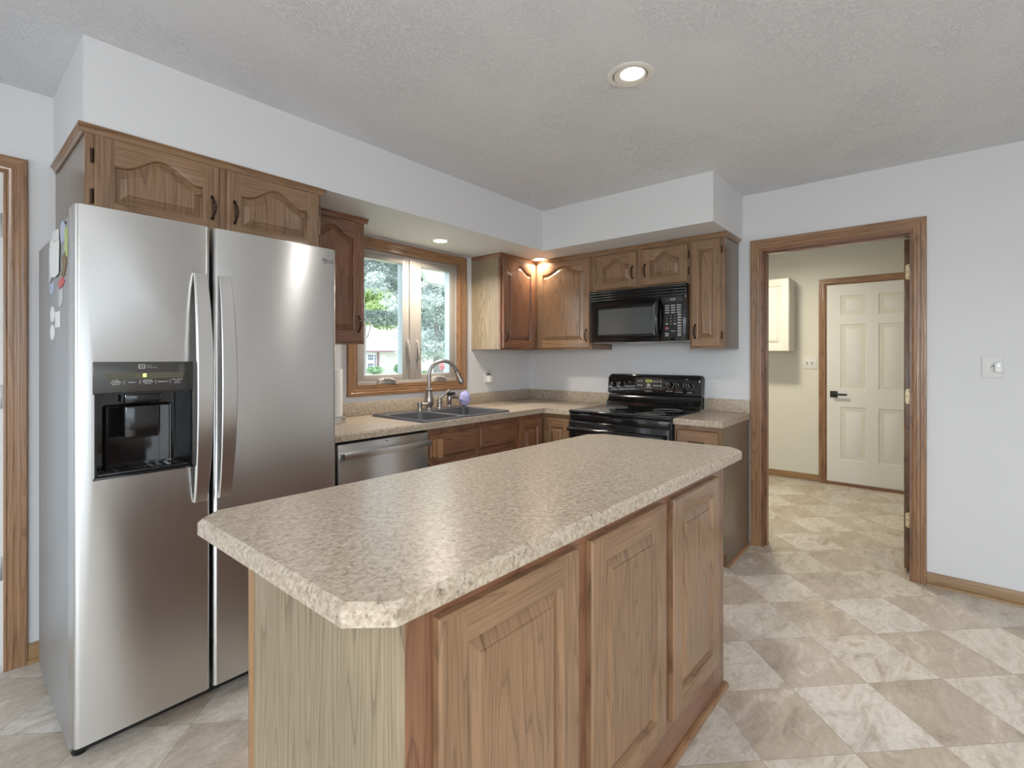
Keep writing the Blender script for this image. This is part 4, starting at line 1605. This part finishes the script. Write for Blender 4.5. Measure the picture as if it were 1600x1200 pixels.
# rim deck as strips around rounded bowls
deckz = CZ + .010
out = rr2(SX0, SX1, SY0, SY1, .02)
out2 = rr2(SX0 + .012, SX1 - .012, SY0 + .012, SY1 - .012, .014)
n = len(out)
for k in range(n):
    k2 = (k + 1) % n
    b.add([(*out[k], CZ + .0006), (*out[k2], CZ + .0006), (*out2[k2], deckz + .004), (*out2[k], deckz + .004)], [(0, 1, 2, 3)], 'sink_composite')
o3 = rr2(SX0 + .022, SX1 - .022, SY0 + .022, SY1 - .022, .012)
for k in range(n):
    k2 = (k + 1) % n
    b.add([(*out2[k], deckz + .004), (*out2[k2], deckz + .004), (*o3[k2], deckz), (*o3[k], deckz)], [(0, 1, 2, 3)], 'sink_composite')
# deck faces with two holes: triangulated through bmesh
tb = bmesh.new()
def loop(pts, z):
    vs = [tb.verts.new((p[0], p[1], z)) for p in pts]
    return [tb.edges.new((vs[i], vs[(i + 1) % len(vs)])) for i in range(len(vs))]
ed = loop(o3, deckz)
for bw in bowls:
    ed += loop(rr2(*bw, .05), deckz)
bmesh.ops.triangle_fill(tb, use_beauty=True, use_dissolve=False, edges=ed)
b.merge(tb, 'sink_composite')
b.build('rim', sk, smooth=40)
for bw, dep in zip(bowls, (.16, .20)):
    b = MB()
    prev = None
    for (ins, z) in ((0, deckz), (.004, deckz - .010), (.012, deckz - dep + .03), (.035, deckz - dep)):
        r = rr2(bw[0] + ins, bw[1] - ins, bw[2] + ins, bw[3] - ins, .05)
        ring = [Vector((*p, z)) for p in r]
        if prev:
            for k in range(n):
                k2 = (k + 1) % n
                b.add([prev[k], prev[k2], ring[k2], ring[k]], [(0, 1, 2, 3)], 'sink_composite')
        prev = ring
    b.add(prev, [tuple(range(n))], 'sink_composite')
    bowl = b.build('bowl', sk, smooth=40)
    b = MB()
    cx_, cy_ = (bw[0] + bw[1]) / 2, (bw[2] + bw[3]) / 2
    b.lathe([(.045, 0), (.043, .003), (.030, .001), (.0, .0005)], 'brushed_nickel', 20, xf=lambda v: Vector((cx_ + v[0], cy_ + v[1], deckz - dep + .0006 + v[2])))
    b.build('drain', bowl)
cut(slab, [(SX0 + .02, SX1 - .02, SY0 + .02, SY1 - .02, .80, 1.0)])

DZK = deckz + .0008
fx, fy = -1.347, -.125
fa = thing('faucet', 'tall brushed nickel gooseneck faucet at the back of the sink', 'faucet', (fx, fy, DZK))
b = MB()
b.lathe([(.034, 0), (.034, .005), (.026, .010), (.025, .016), (.034, .040), (.036, .062), (.029, .098), (.022, .128), (.021, .134)], 'brushed_nickel', 24, xf=lambda v: Vector((fx + v[0], fy + v[1], DZK + v[2])))
b.lathe([(.026, .134), (.027, .138), (.027, .149), (.019, .153)], 'brushed_nickel', 24, xf=lambda v: Vector((fx + v[0], fy + v[1], DZK + v[2])))
b.build('body', fa)
sdx, sdy = math.cos(math.radians(-24)), math.sin(math.radians(-24))
def along(s, z):
    return Vector((fx + sdx * s, fy + sdy * s, DZK + z))
R = .108
pts = [along(0, .150), along(0, .20), along(0, .245)]
for k in range(1, 19):
    an = PI - math.radians(160) * k / 18
    pts.append(along(R + R * math.cos(an), .245 + R * math.sin(an)))
b = MB(); b.tube(pts, .0135, 'brushed_nickel', 14)
b.build('spout', fa)
p0 = pts[-1]; dr = (pts[-1] - pts[-2]).normalized()
b = MB()
b.tube([p0, p0 + dr * .006], .0160, 'black_plastic', 14)
b.tube([p0 + dr * .006, p0 + dr * .03, p0 + dr * .085, p0 + dr * .100, p0 + dr * .106], [.0155, .0165, .0225, .0245, .022], 'brushed_nickel', 16)
b.build('spray_head', fa)

sx, sy = -1.440, -.135
so = thing('soap_dispenser', 'short brushed nickel soap pump left of the faucet', 'soap dispenser', (sx, sy, DZK))
b = MB(); b.lathe([(.022, 0), (.022, .004), (.016, .008), (.015, .030), (.019, .034), (.019, .058), (.012, .062), (0, .063)], 'brushed_nickel', 20, xf=lambda v: Vector((sx + v[0], sy + v[1], DZK + v[2]))); b.build('body', so)
b = MB(); b.tube([(sx + .014, sy - .004, DZK + .047), (sx + .036, sy - .018, DZK + .046), (sx + .052, sy - .030, DZK + .042)], [.009, .008, .007], 'brushed_nickel', 10); b.build('nozzle', so)

lx, ly = -1.250, -.130
lv = thing('faucet_lever', 'brushed nickel lever valve with angled handle right of the faucet', 'faucet handle', (lx, ly, DZK))
b = MB(); b.lathe([(.026, 0), (.026, .004), (.020, .008), (.019, .042), (.022, .046), (.022, .052), (.020, .056), (.020, .066), (.012, .078), (0, .080)], 'brushed_nickel', 20, xf=lambda v: Vector((lx + v[0], ly + v[1], DZK + v[2]))); b.build('body', lv)
b = MB(); b.tube([(lx + .004, ly, DZK + .070), (lx + .026, ly - .006, DZK + .088), (lx + .048, ly - .014, DZK + .106), (lx + .066, ly - .02, DZK + .122), (lx + .078, ly - .024, DZK + .130)], [.009, .007, .007, .010, .011], 'brushed_nickel', 12); b.build('lever', lv)

qx, qy = -1.140, -.118
sp = thing('side_sprayer', 'grey side sprayer with black thumb lever on the sink deck', 'sprayer', (qx, qy, DZK))
b = MB()
b.lathe([(.026, 0), (.026, .004), (.019, .009), (.017, .03), (.021, .038), (.021, .075), (.018, .086), (.010, .092), (0, .093)], 'brushed_nickel', 18, xf=lambda v: Vector((qx + v[0], qy + v[1], DZK + v[2])))
b.build('body', sp)
b = MB(); b.tube([(qx, qy, DZK + .078), (qx + .04, qy - .012, DZK + .078), (qx + .075, qy - .022, DZK + .072)], [.018, .015, .014], 'brushed_nickel', 12); b.build('nozzle', sp)
b = MB(); b.box(qx - .026, qx + .052, qy - .016, qy + .014, DZK + .094, DZK + .112, 'black_plastic', .006); b.build('thumb_lever', sp)
px_, py_ = -1.003, -.148
b = MB()
random.seed(4)
rings_, segs_ = 18, 28
verts, faces = [], []
for i in range(rings_ + 1):
    th_ = PI * i / rings_
    for k in range(segs_):
        ph = 2 * PI * k / segs_
        rr = .056 * (1 + .05 * math.sin(7 * ph + 3 * th_) * math.sin(th_) + .05 * math.sin(9 * th_ + 2 * ph) + random.uniform(-.02, .02))
        verts.append(Vector((px_ + .92 * rr * math.sin(th_) * math.cos(ph), py_ + .62 * rr * math.sin(th_) * math.sin(ph), DZK + .0585 - rr * 1.04 * math.cos(th_))))
for i in range(rings_):
    for k in range(segs_):
        k2 = (k + 1) % segs_
        faces.append((i * segs_ + k, i * segs_ + k2, (i + 1) * segs_ + k2, (i + 1) * segs_ + k))
b.add(verts, faces, 'scrub_purple')
o = b.build('scrubber', smooth=60)
tag(origin_to(o, (px_, py_, DZK)), 'round lavender dish scrubber standing beside the side sprayer', 'scrubber')

# paper towel roll beside the refrigerator
tx, ty = -2.157, -.20
pt = thing('paper_towel_holder', 'white paper towel roll on a grey stand beside the refrigerator', 'paper towel', (tx, ty, CZ))
XF = lambda v: Vector((tx + v[0], ty + v[1], CZ + v[2]))
b = MB(); b.lathe([(.084, .0006), (.086, .006), (.082, .034), (.060, .038), (.010, .040), (.010, .335), (0, .336)], 'stainless_handle', 32, xf=XF); b.build('stand', pt)
b = MB(); b.lathe([(.020, .0405), (.061, .0405), (.062, .05), (.062, .314), (.061, .318), (.020, .318), (.020, .0405)], 'paper', 32, xf=XF); b.build('towel_roll', pt)

# ================================================================ WALL PLATES
def plate(F, a0_, a1_, b0_, b1_, par, d=0.0008):
    mb = MB(); mb.fbox(F, a0_, a1_, b0_, b1_, d, d + .006, 'white_plastic', .0025); return mb.build('cover_plate', par)
o = thing('outlet', 'white wall outlet with a small white plug in device near the corner', 'outlet', (-.585, 0, 1.10))
plate(FA, -.625, -.545, 1.088, 1.205, o)
b = MB(); b.fbox(FA, -.603, -.567, 1.155, 1.190, .007, .009, 'white_plastic', .001)
for x in (-.592, -.578):
    b.fbox(FA, x - .0015, x + .0015, 1.164, 1.176, .009, .0096, 'gasket')
b.build('socket', o)
b = MB(); b.fbox(FA, -.612, -.560, 1.088, 1.152, .007, .052, 'white_plastic', .010, 3); b.fbox(FA, -.606, -.584, 1.152, 1.166, .012, .03, 'filter_grey', .002); b.build('plug_in_device', o)
o = thing('light_switch', 'white switch plate with a clear cover on the bare wall right of the doorway', 'switch', (0, -3.17, 1.19))
plate(FB, 3.130, 3.213, 1.194, 1.310, o)
b = MB(); b.fbox(FB, 3.166, 3.178, 1.238, 1.262, .007, .014, 'baffle', .002); b.fbox(FB, 3.168, 3.177, 1.252, 1.262, .014, .018, 'filter_grey'); b.build('toggle', o)
b = MB(); b.fbox(FB, 3.178, 3.208, 1.222, 1.280, .007, .026, 'clear_plastic', .005, 3); b.tube([FB.p(3.186, 1.25, .026), FB.p(3.186, 1.25, .030)], .006, 'clear_plastic', 12); b.build('clear_cover', o)
o = thing('light_switch', 'white double switch plate inside the laundry left of its white door', 'switch', (2.30, -1.965, 1.18))
plate(FL, 1.902, 2.030, 1.182, 1.306, o)
for a in (1.944, 1.988):
    b = MB(); b.fbox(FL, a - .005, a + .005, 1.232, 1.256, .007, .012, 'filter_grey', .001); b.build('toggle', o)

# laundry wall cabinet
c = thing('laundry_cabinet', 'cream wall cabinet seen through the doorway in the laundry', 'cabinet', (2.14, -1.4, 1.365))
b = MB(); b.box(1.985, 2.298, -1.838, -.95, 1.366, 2.122, 'cream_paint', .001); b.build('carcass', c)
MATS['cream_Z'] = MATS['cream_paint']; MATS['cream_Y'] = MATS['cream_paint']
FC = Frame((1.984, 0, 0), (0, -1, 0), (-1, 0, 0))
for (p, q) in ((.955, 1.392), (1.397, 1.834)):
    cab_door(c, FC, p, q, 1.370, 2.118, 0.0005, oak='cream_', hx='Y', sw=.07, rw=.07)

# ================================================================ LIGHTS
def downlight(label, x, y, z, power, color, tilt=(0, 0), r=.092, grp=None):
    o = thing('recessed_light', label, 'ceiling light', (x, y, z), grp)
    XF = lambda v: Vector((x + v[0], y + v[1], z + v[2]))
    b = MB()
    b.lathe([(r, -.0006), (r, -.003), (r - .006, -.006), (r - .022, -.005), (r - .0235, -.0006)], 'trim_ring', 40, xf=XF)
    b.build('trim_ring', o, smooth=40)
    ox, oy = tilt
    ri = r - .024
    b = MB()
    rr_ = .68 * ri
    n_ = 40
    loops = [(ri - .0002, -.0046, 0), (ri - .0012, -.0020, 0), (ri - .0032, -.0020, 0), (ri - .0042, -.0050, 0), (rr_ + .004, -.0042, 1), (rr_ + .0004, -.0030, 1)]
    rg_ = [[XF((a_ * math.cos(2 * PI * k / n_) + ox * f_, a_ * math.sin(2 * PI * k / n_) + oy * f_, h_)) for k in range(n_)] for a_, h_, f_ in loops]
    for q in range(len(rg_) - 1):
        for k in range(n_):
            k2 = (k + 1) % n_
            b.add([rg_[q][k], rg_[q][k2], rg_[q + 1][k2], rg_[q + 1][k]], [(0, 1, 2, 3)], 'gasket' if q == 1 else 'baffle')
    b.build('baffle', o, smooth=40)
    b = MB()
    T = Matrix.Translation((x + ox, y + oy, z))
    b.lathe([(rr_, -.0032), (rr_ * .7, -.0062), (0, -.0072)], 'lamp_lens', 32, xf=lambda v: T @ v)
    b.build('lens', o, smooth=60, label='glowing white lens')
    L = lamp('bulb_light', (0, 0, 0), power, ri * 1.2, color)
    L.matrix_world = T @ Matrix.Translation((0, 0, -.012))
    return o


downlight('round recessed light glowing in the main ceiling', -1.873, -1.985, HC, 3.2, NEUT, (-.0056, -.0115))
downlight('recessed light in the bulkhead above the window', -1.362, -.267, ZS, 6, WARM)
downlight('recessed light in the bulkhead above the corner cabinet', -.387, -.413, ZS, 2.0, WARM)
for (x, y) in ((-3.9, -4.2), (-1.7, -4.2), (-5.4, -2.0), (-5.4, -4.4)):  # unseen downlights added to light the room
    downlight('recessed ceiling light of the dining area behind the camera', x, y, HC, 2.5, NEUT, grp='dining area ceiling lights')
# unseen hanging light, added behind the camera to even out the room light
chx, chy = -4.7, -3.7
o = thing('chandelier', 'nickel chandelier with five glass shades over the dining area', 'chandelier', (chx, chy, HC))
XF = lambda v: Vector((chx + v[0], chy + v[1], HC + v[2]))
b = MB(); b.lathe([(.065, -.0006), (.06, -.02), (.012, -.03), (.008, -.34), (.03, -.37), (.035, -.42), (.012, -.48), (0, -.49)], 'brushed_nickel', 20, xf=XF); b.build('stem', o)
for k in range(5):
    an = 2 * PI * k / 5
    b = MB(); b.tube([XF((.02 * math.cos(an), .02 * math.sin(an), -.42)), XF((.12 * math.cos(an), .12 * math.sin(an), -.47)), XF((.22 * math.cos(an), .22 * math.sin(an), -.42)), XF((.25 * math.cos(an), .25 * math.sin(an), -.38))], .008, 'brushed_nickel', 8)
    arm = b.build('arm', o)
    b = MB(); b.lathe([(.03, -.37), (.055, -.34), (.065, -.27), (.06, -.25), (0, -.25)], 'lamp_lens', 16, xf=lambda v: XF((v[0] + .25 * math.cos(an), v[1] + .25 * math.sin(an), v[2]))); b.build('glass_shade', arm)
pd = bpy.data.lights.new('bulb_light', 'POINT')  # added fill light hung below the shades
pd.energy = 32
pd.shadow_soft_size = .20
pd.color = (1.0, 0.98, 0.96)
po = bpy.data.objects.new('bulb_light', pd)
COL.objects.link(po)
po.location = (chx, chy, HC - .75)
o = thing('laundry_light', 'round glass ceiling light in the laundry, out of sight from the kitchen', 'ceiling light', (1.1, -1.7, HC))
b = MB(); b.lathe([(.15, -.0006), (.15, -.02), (.12, -.06), (.05, -.085), (0, -.09)], 'lamp_lens', 28, xf=lambda v: Vector((1.1 + v[0], -1.7 + v[1], HC + v[2]))); b.build('shade', o)
L = lamp('bulb_light', (1.1, -1.7, HC - .11), 12, .2, (1.0, .90, .70), 3.1)

# ================================================================ OUTSIDE
b = MB(); b.box(-60, 80, .16, 90, -.62, -.50, 'lawn'); b.box(-60, XL - .13, -60, .16, -.62, -.5, 'rear_ground_grey'); b.box(XL - .13, 80, -60, YF - .13, -.62, -.5, 'rear_ground_grey')  # unseen rear ground made grey to keep its bounce neutral
lw_ = b.build('lawn_ground', smooth=0); lw_['kind'] = 'structure'
# white eave of the house wing outside
b = MB()
poly = [(-.50, 1.05), (.20, 1.30), (1.30, 2.30), (1.30, 2.52), (.70, 2.36), (-.04, 1.60), (-.20, 1.36)]
poly = [(-.30, .55), (1.6, .55), (1.6, 2.46), (.72, 2.36), (-.02, 1.60)]
b.prism(poly, 2.35, 2.372, 'eave_white', lambda v: Vector((v[0], v[1], v[2])))
for k in range(5):
    x_ = .0 + k * .30
    b.box(x_, x_ + .006, .6, 1.62 + min(.74, k * .30), 2.347, 2.3505, 'eave_grey')
sfp = b
e_ = thing('roof_eave', 'white roof eave of the house wing seen high in the right pane', 'eave', (.6, 1.5, 2.35))
b.build('soffit_board', e_)
b = MB()
P1, P2, P3 = Vector((-.02, 1.60, 0)), Vector((.72, 2.36, 0)), Vector((1.6, 2.46, 0))
for (p, q) in ((P1, P2), (P2, P3)):
    nrm = Vector((-(q - p).y, (q - p).x, 0)).normalized() * .03
    b.add([p + Vector((0, 0, 2.335)), q + Vector((0, 0, 2.335)), q + Vector((0, 0, 2.50)), p + Vector((0, 0, 2.50)),
           p + nrm + Vector((0, 0, 2.335)), q + nrm + Vector((0, 0, 2.335)), q + nrm + Vector((0, 0, 2.50)), p + nrm + Vector((0, 0, 2.50))],
          [(0, 1, 2, 3), (4, 5, 6, 7), (0, 1, 5, 4), (3, 2, 6, 7), (0, 3, 7, 4), (1, 2, 6, 5)], 'eave_grey')
b.build('fascia', e_, label='grey fascia')

# neighbour's house
hs = thing('house', 'pale brick house with white door and wide roof beyond the lawn', 'house', (36, 50, -.5))
HY = 46.0
b = MB(); b.box(24, 47, HY, HY + 9, -.5, 2.2, 'house_brick'); b.build('wall', hs)
b = MB()
ridge = 6.2
b.add([Vector(v) for v in ((23.4, HY - .7, 2.15), (47.6, HY - .7, 2.15), (47.6, HY + 9.7, 2.15), (23.4, HY + 9.7, 2.15), (22.0, HY + 4.5, ridge), (29.5, HY + 4.5, ridge))],
      [(0, 1, 5, 4), (1, 2, 5), (2, 3, 4, 5), (3, 0, 4), (0, 3, 2, 1)], 'house_roof')
b.build('roof', hs)
b = MB(); b.box(23.4, 47.6, HY - .74, HY - .68, 1.95, 2.15, 'house_fascia'); b.build('fascia', hs, label='dark brown fascia board')
b = MB(); b.box(28.3, 29.75, HY - .06, HY - .001, -.35, 1.85, 'house_trim'); door_ = b.build('front_door', hs)
b = MB()
for i in range(3):
    for j in range(5):
        if j == 2:
            continue
        b.box(28.52 + i * .26, 28.72 + i * .26, HY - .09, HY - .062, .05 + j * .33, .31 + j * .33, 'house_glass')
b.build('door_panes', door_)
b = MB()
for j in range(5):
    b.box(29.42, 29.62, HY - .09, HY - .062, .05 + j * .33, .31 + j * .33, 'house_glass')
b.build('side_light', door_)
b = MB(); b.box(29.80, 29.98, HY - .2, HY - .02, -.5, 1.95, 'house_fascia'); b.build('post', hs)


def foliage(mb, blobs, count, size, mat, rnd, flat=1.0):
    for _ in range(count):
        (cx_, cy_, cz_, rx_, ry_, rz_) = rnd.choice(blobs)
        while True:
            v = Vector((rnd.uniform(-1, 1), rnd.uniform(-1, 1), rnd.uniform(-1, 1)))
            if .25 < v.length < 1:
                break
        p = Vector((cx_ + v.x * rx_, cy_ + v.y * ry_, cz_ + v.z * rz_))
        s = size * rnd.uniform(.5, 1.4)
        ax = Vector((rnd.gauss(0, 1), rnd.gauss(0, 1), rnd.gauss(0, 1) * flat)).normalized()
        ay = ax.orthogonal().normalized()
        az = ax.cross(ay)
        an = rnd.uniform(0, PI)
        u_ = ay * math.cos(an) + az * math.sin(an)
        w2 = ax.cross(u_)
        mb.add([p - u_ * s, p + w2 * s * .42, p + u_ * s, p - w2 * s * .42], [(0, 1, 2, 3)], mat)


def tree(name, label, x, y, h, blobs, count, size, mat, seed, branches, tr=.16, extra=None, cat='tree'):
    rnd = random.Random(seed)
    o = thing(name, label, cat, (x, y, -.5))
    b = MB()
    b.tube([(x, y, -.5), (x + .05, y, h * .3), (x - .05, y + .05, h * .65), (x, y, h)], [tr, tr * .8, tr * .5, tr * .12], 'bark', 10)
    b.build('trunk', o)
    for br_ in branches:
        b = MB()
        k = len(br_)
        b.tube(br_, [.035 * (1 - .75 * i / (k - 1)) for i in range(k)], 'bark', 7)
        b.build('branch', o)
    b = MB()
    foliage(b, blobs, count, size, mat, rnd)
    if extra:
        foliage(b, extra[0], extra[1], size * .8, extra[2], rnd)
    b.build('foliage', o, smooth=0, weld=False)
    return o


rb = random.Random(11)
def cloud(x0_, x1_, y0_, y1_, z0_, z1_, n, r0, r1, rz=.55):
    out = []
    for _ in range(n):
        r = rb.uniform(r0, r1)
        out.append((rb.uniform(x0_, x1_), rb.uniform(y0_, y1_), rb.uniform(z0_, z1_), r, r, r * rz))
    return out


tree('pine_tree', 'shady conifer with bare branches filling the left pane', 6.0, 12.2, 8.0,
     cloud(3.2, 7.6, 9.2, 12.5, 3.75, 6.5, 36, .4, .8) + cloud(3.6, 7.2, 9.5, 11.5, 2.42, 2.72, 10, .45, .8, .32), 24000, .06, 'leaves_shaded', 3,
     [[(6.0, 12.2, 2.0), (5.2, 10.6, 1.95), (4.4, 9.2, 2.25), (3.6, 8.4, 2.45)],
      [(6.0, 12.2, 4.0), (5.3, 10.2, 4.2), (4.6, 9.0, 4.1), (3.8, 8.2, 4.3)],
      [(6.0, 12.2, 3.4), (5.0, 10.0, 3.9), (4.3, 8.8, 3.4), (3.6, 8.0, 3.2)]],
     extra=(cloud(3.3, 6.4, 8.4, 9.4, 2.75, 4.6, 18, .15, .45), 5000, 'pine_needles_hazy'))
tree('leafy_tree', 'bright yellow green tree behind the left pane', 14.6, 21.5, 5.4,
     cloud(11.2, 13.6, 19.5, 22, 3.2, 5.0, 16, .5, .95), 9000, .09, 'leaves_yellow', 5, [[(14.6, 21.5, 3.0), (13.4, 21, 3.6), (12.2, 20.5, 3.9)]], tr=.09)
tree('pine_tree', 'pale blue green conifer filling the right pane', 12.3, 15.5, 9.0,
     cloud(11.1, 15.2, 13.4, 17, 1.5, 6.8, 70, .6, 1.1), 34000, .085, 'pine_needles_hazy', 7,
     [[(12.3, 15.5, 3.2), (11.4, 13.8, 3.3), (10.4, 12.8, 3.25), (9.6, 12.4, 3.5)],
      [(12.3, 15.5, 4.2), (11.2, 13.4, 4.1), (10.2, 12.4, 4.4)]],
     extra=(cloud(11.0, 14.4, 13.2, 14.4, 2.0, 6.0, 12, .3, .7), 3000, 'leaves_shaded'))
tree('shade_tree', 'hazy tall tree rising behind the brick house', 40, 60, 17, cloud(34, 46, 56, 63, 6, 15, 26, 2.0, 3.4, .8), 6000, .5, 'leaves_hazed_far', 31, [], tr=.4)
tree('shade_tree', 'hazy broad tree in the gap right of the brick house', 33.5, 39, 11, cloud(30.5, 36.5, 37, 42, 2.4, 9, 24, 1.1, 2.0, .8), 5000, .34, 'leaves_hazed_far', 32, [], tr=.3)


def shrub(label, x, y, rx, rz, mat, n, seed, size=.09, cat='shrub', z=-.5):
    rnd = random.Random(seed)
    o = thing('shrub', label, cat, (x, y, -.5))
    b = MB(); b.tube([(x, y, -.5), (x, y, z + rz)], .03, 'bark', 6); b.build('stem', o)
    b = MB(); foliage(b, [(x, y, z + rz, rx, rx, rz)], n, size, mat, rnd); b.build('foliage', o, smooth=0, weld=False)


shrub('low green shrub in front of the white door', 27.9, 43.5, 1.0, .42, 'shrub_leaves', 700, 21, .13)
shrub('rounder green shrub right of the white door', 30.6, 43.0, .55, .55, 'shrub_leaves', 500, 22, .12)
shrub('small pinkish red bush framed by the faucet arch', 17.6, 21.0, .24, .24, 'pink_blossom', 700, 23, .06, z=.50)
shrub('green bush low behind the faucet', 15.6, 20.4, .8, .40, 'shrub_leaves', 600, 24, .10, z=-.3)
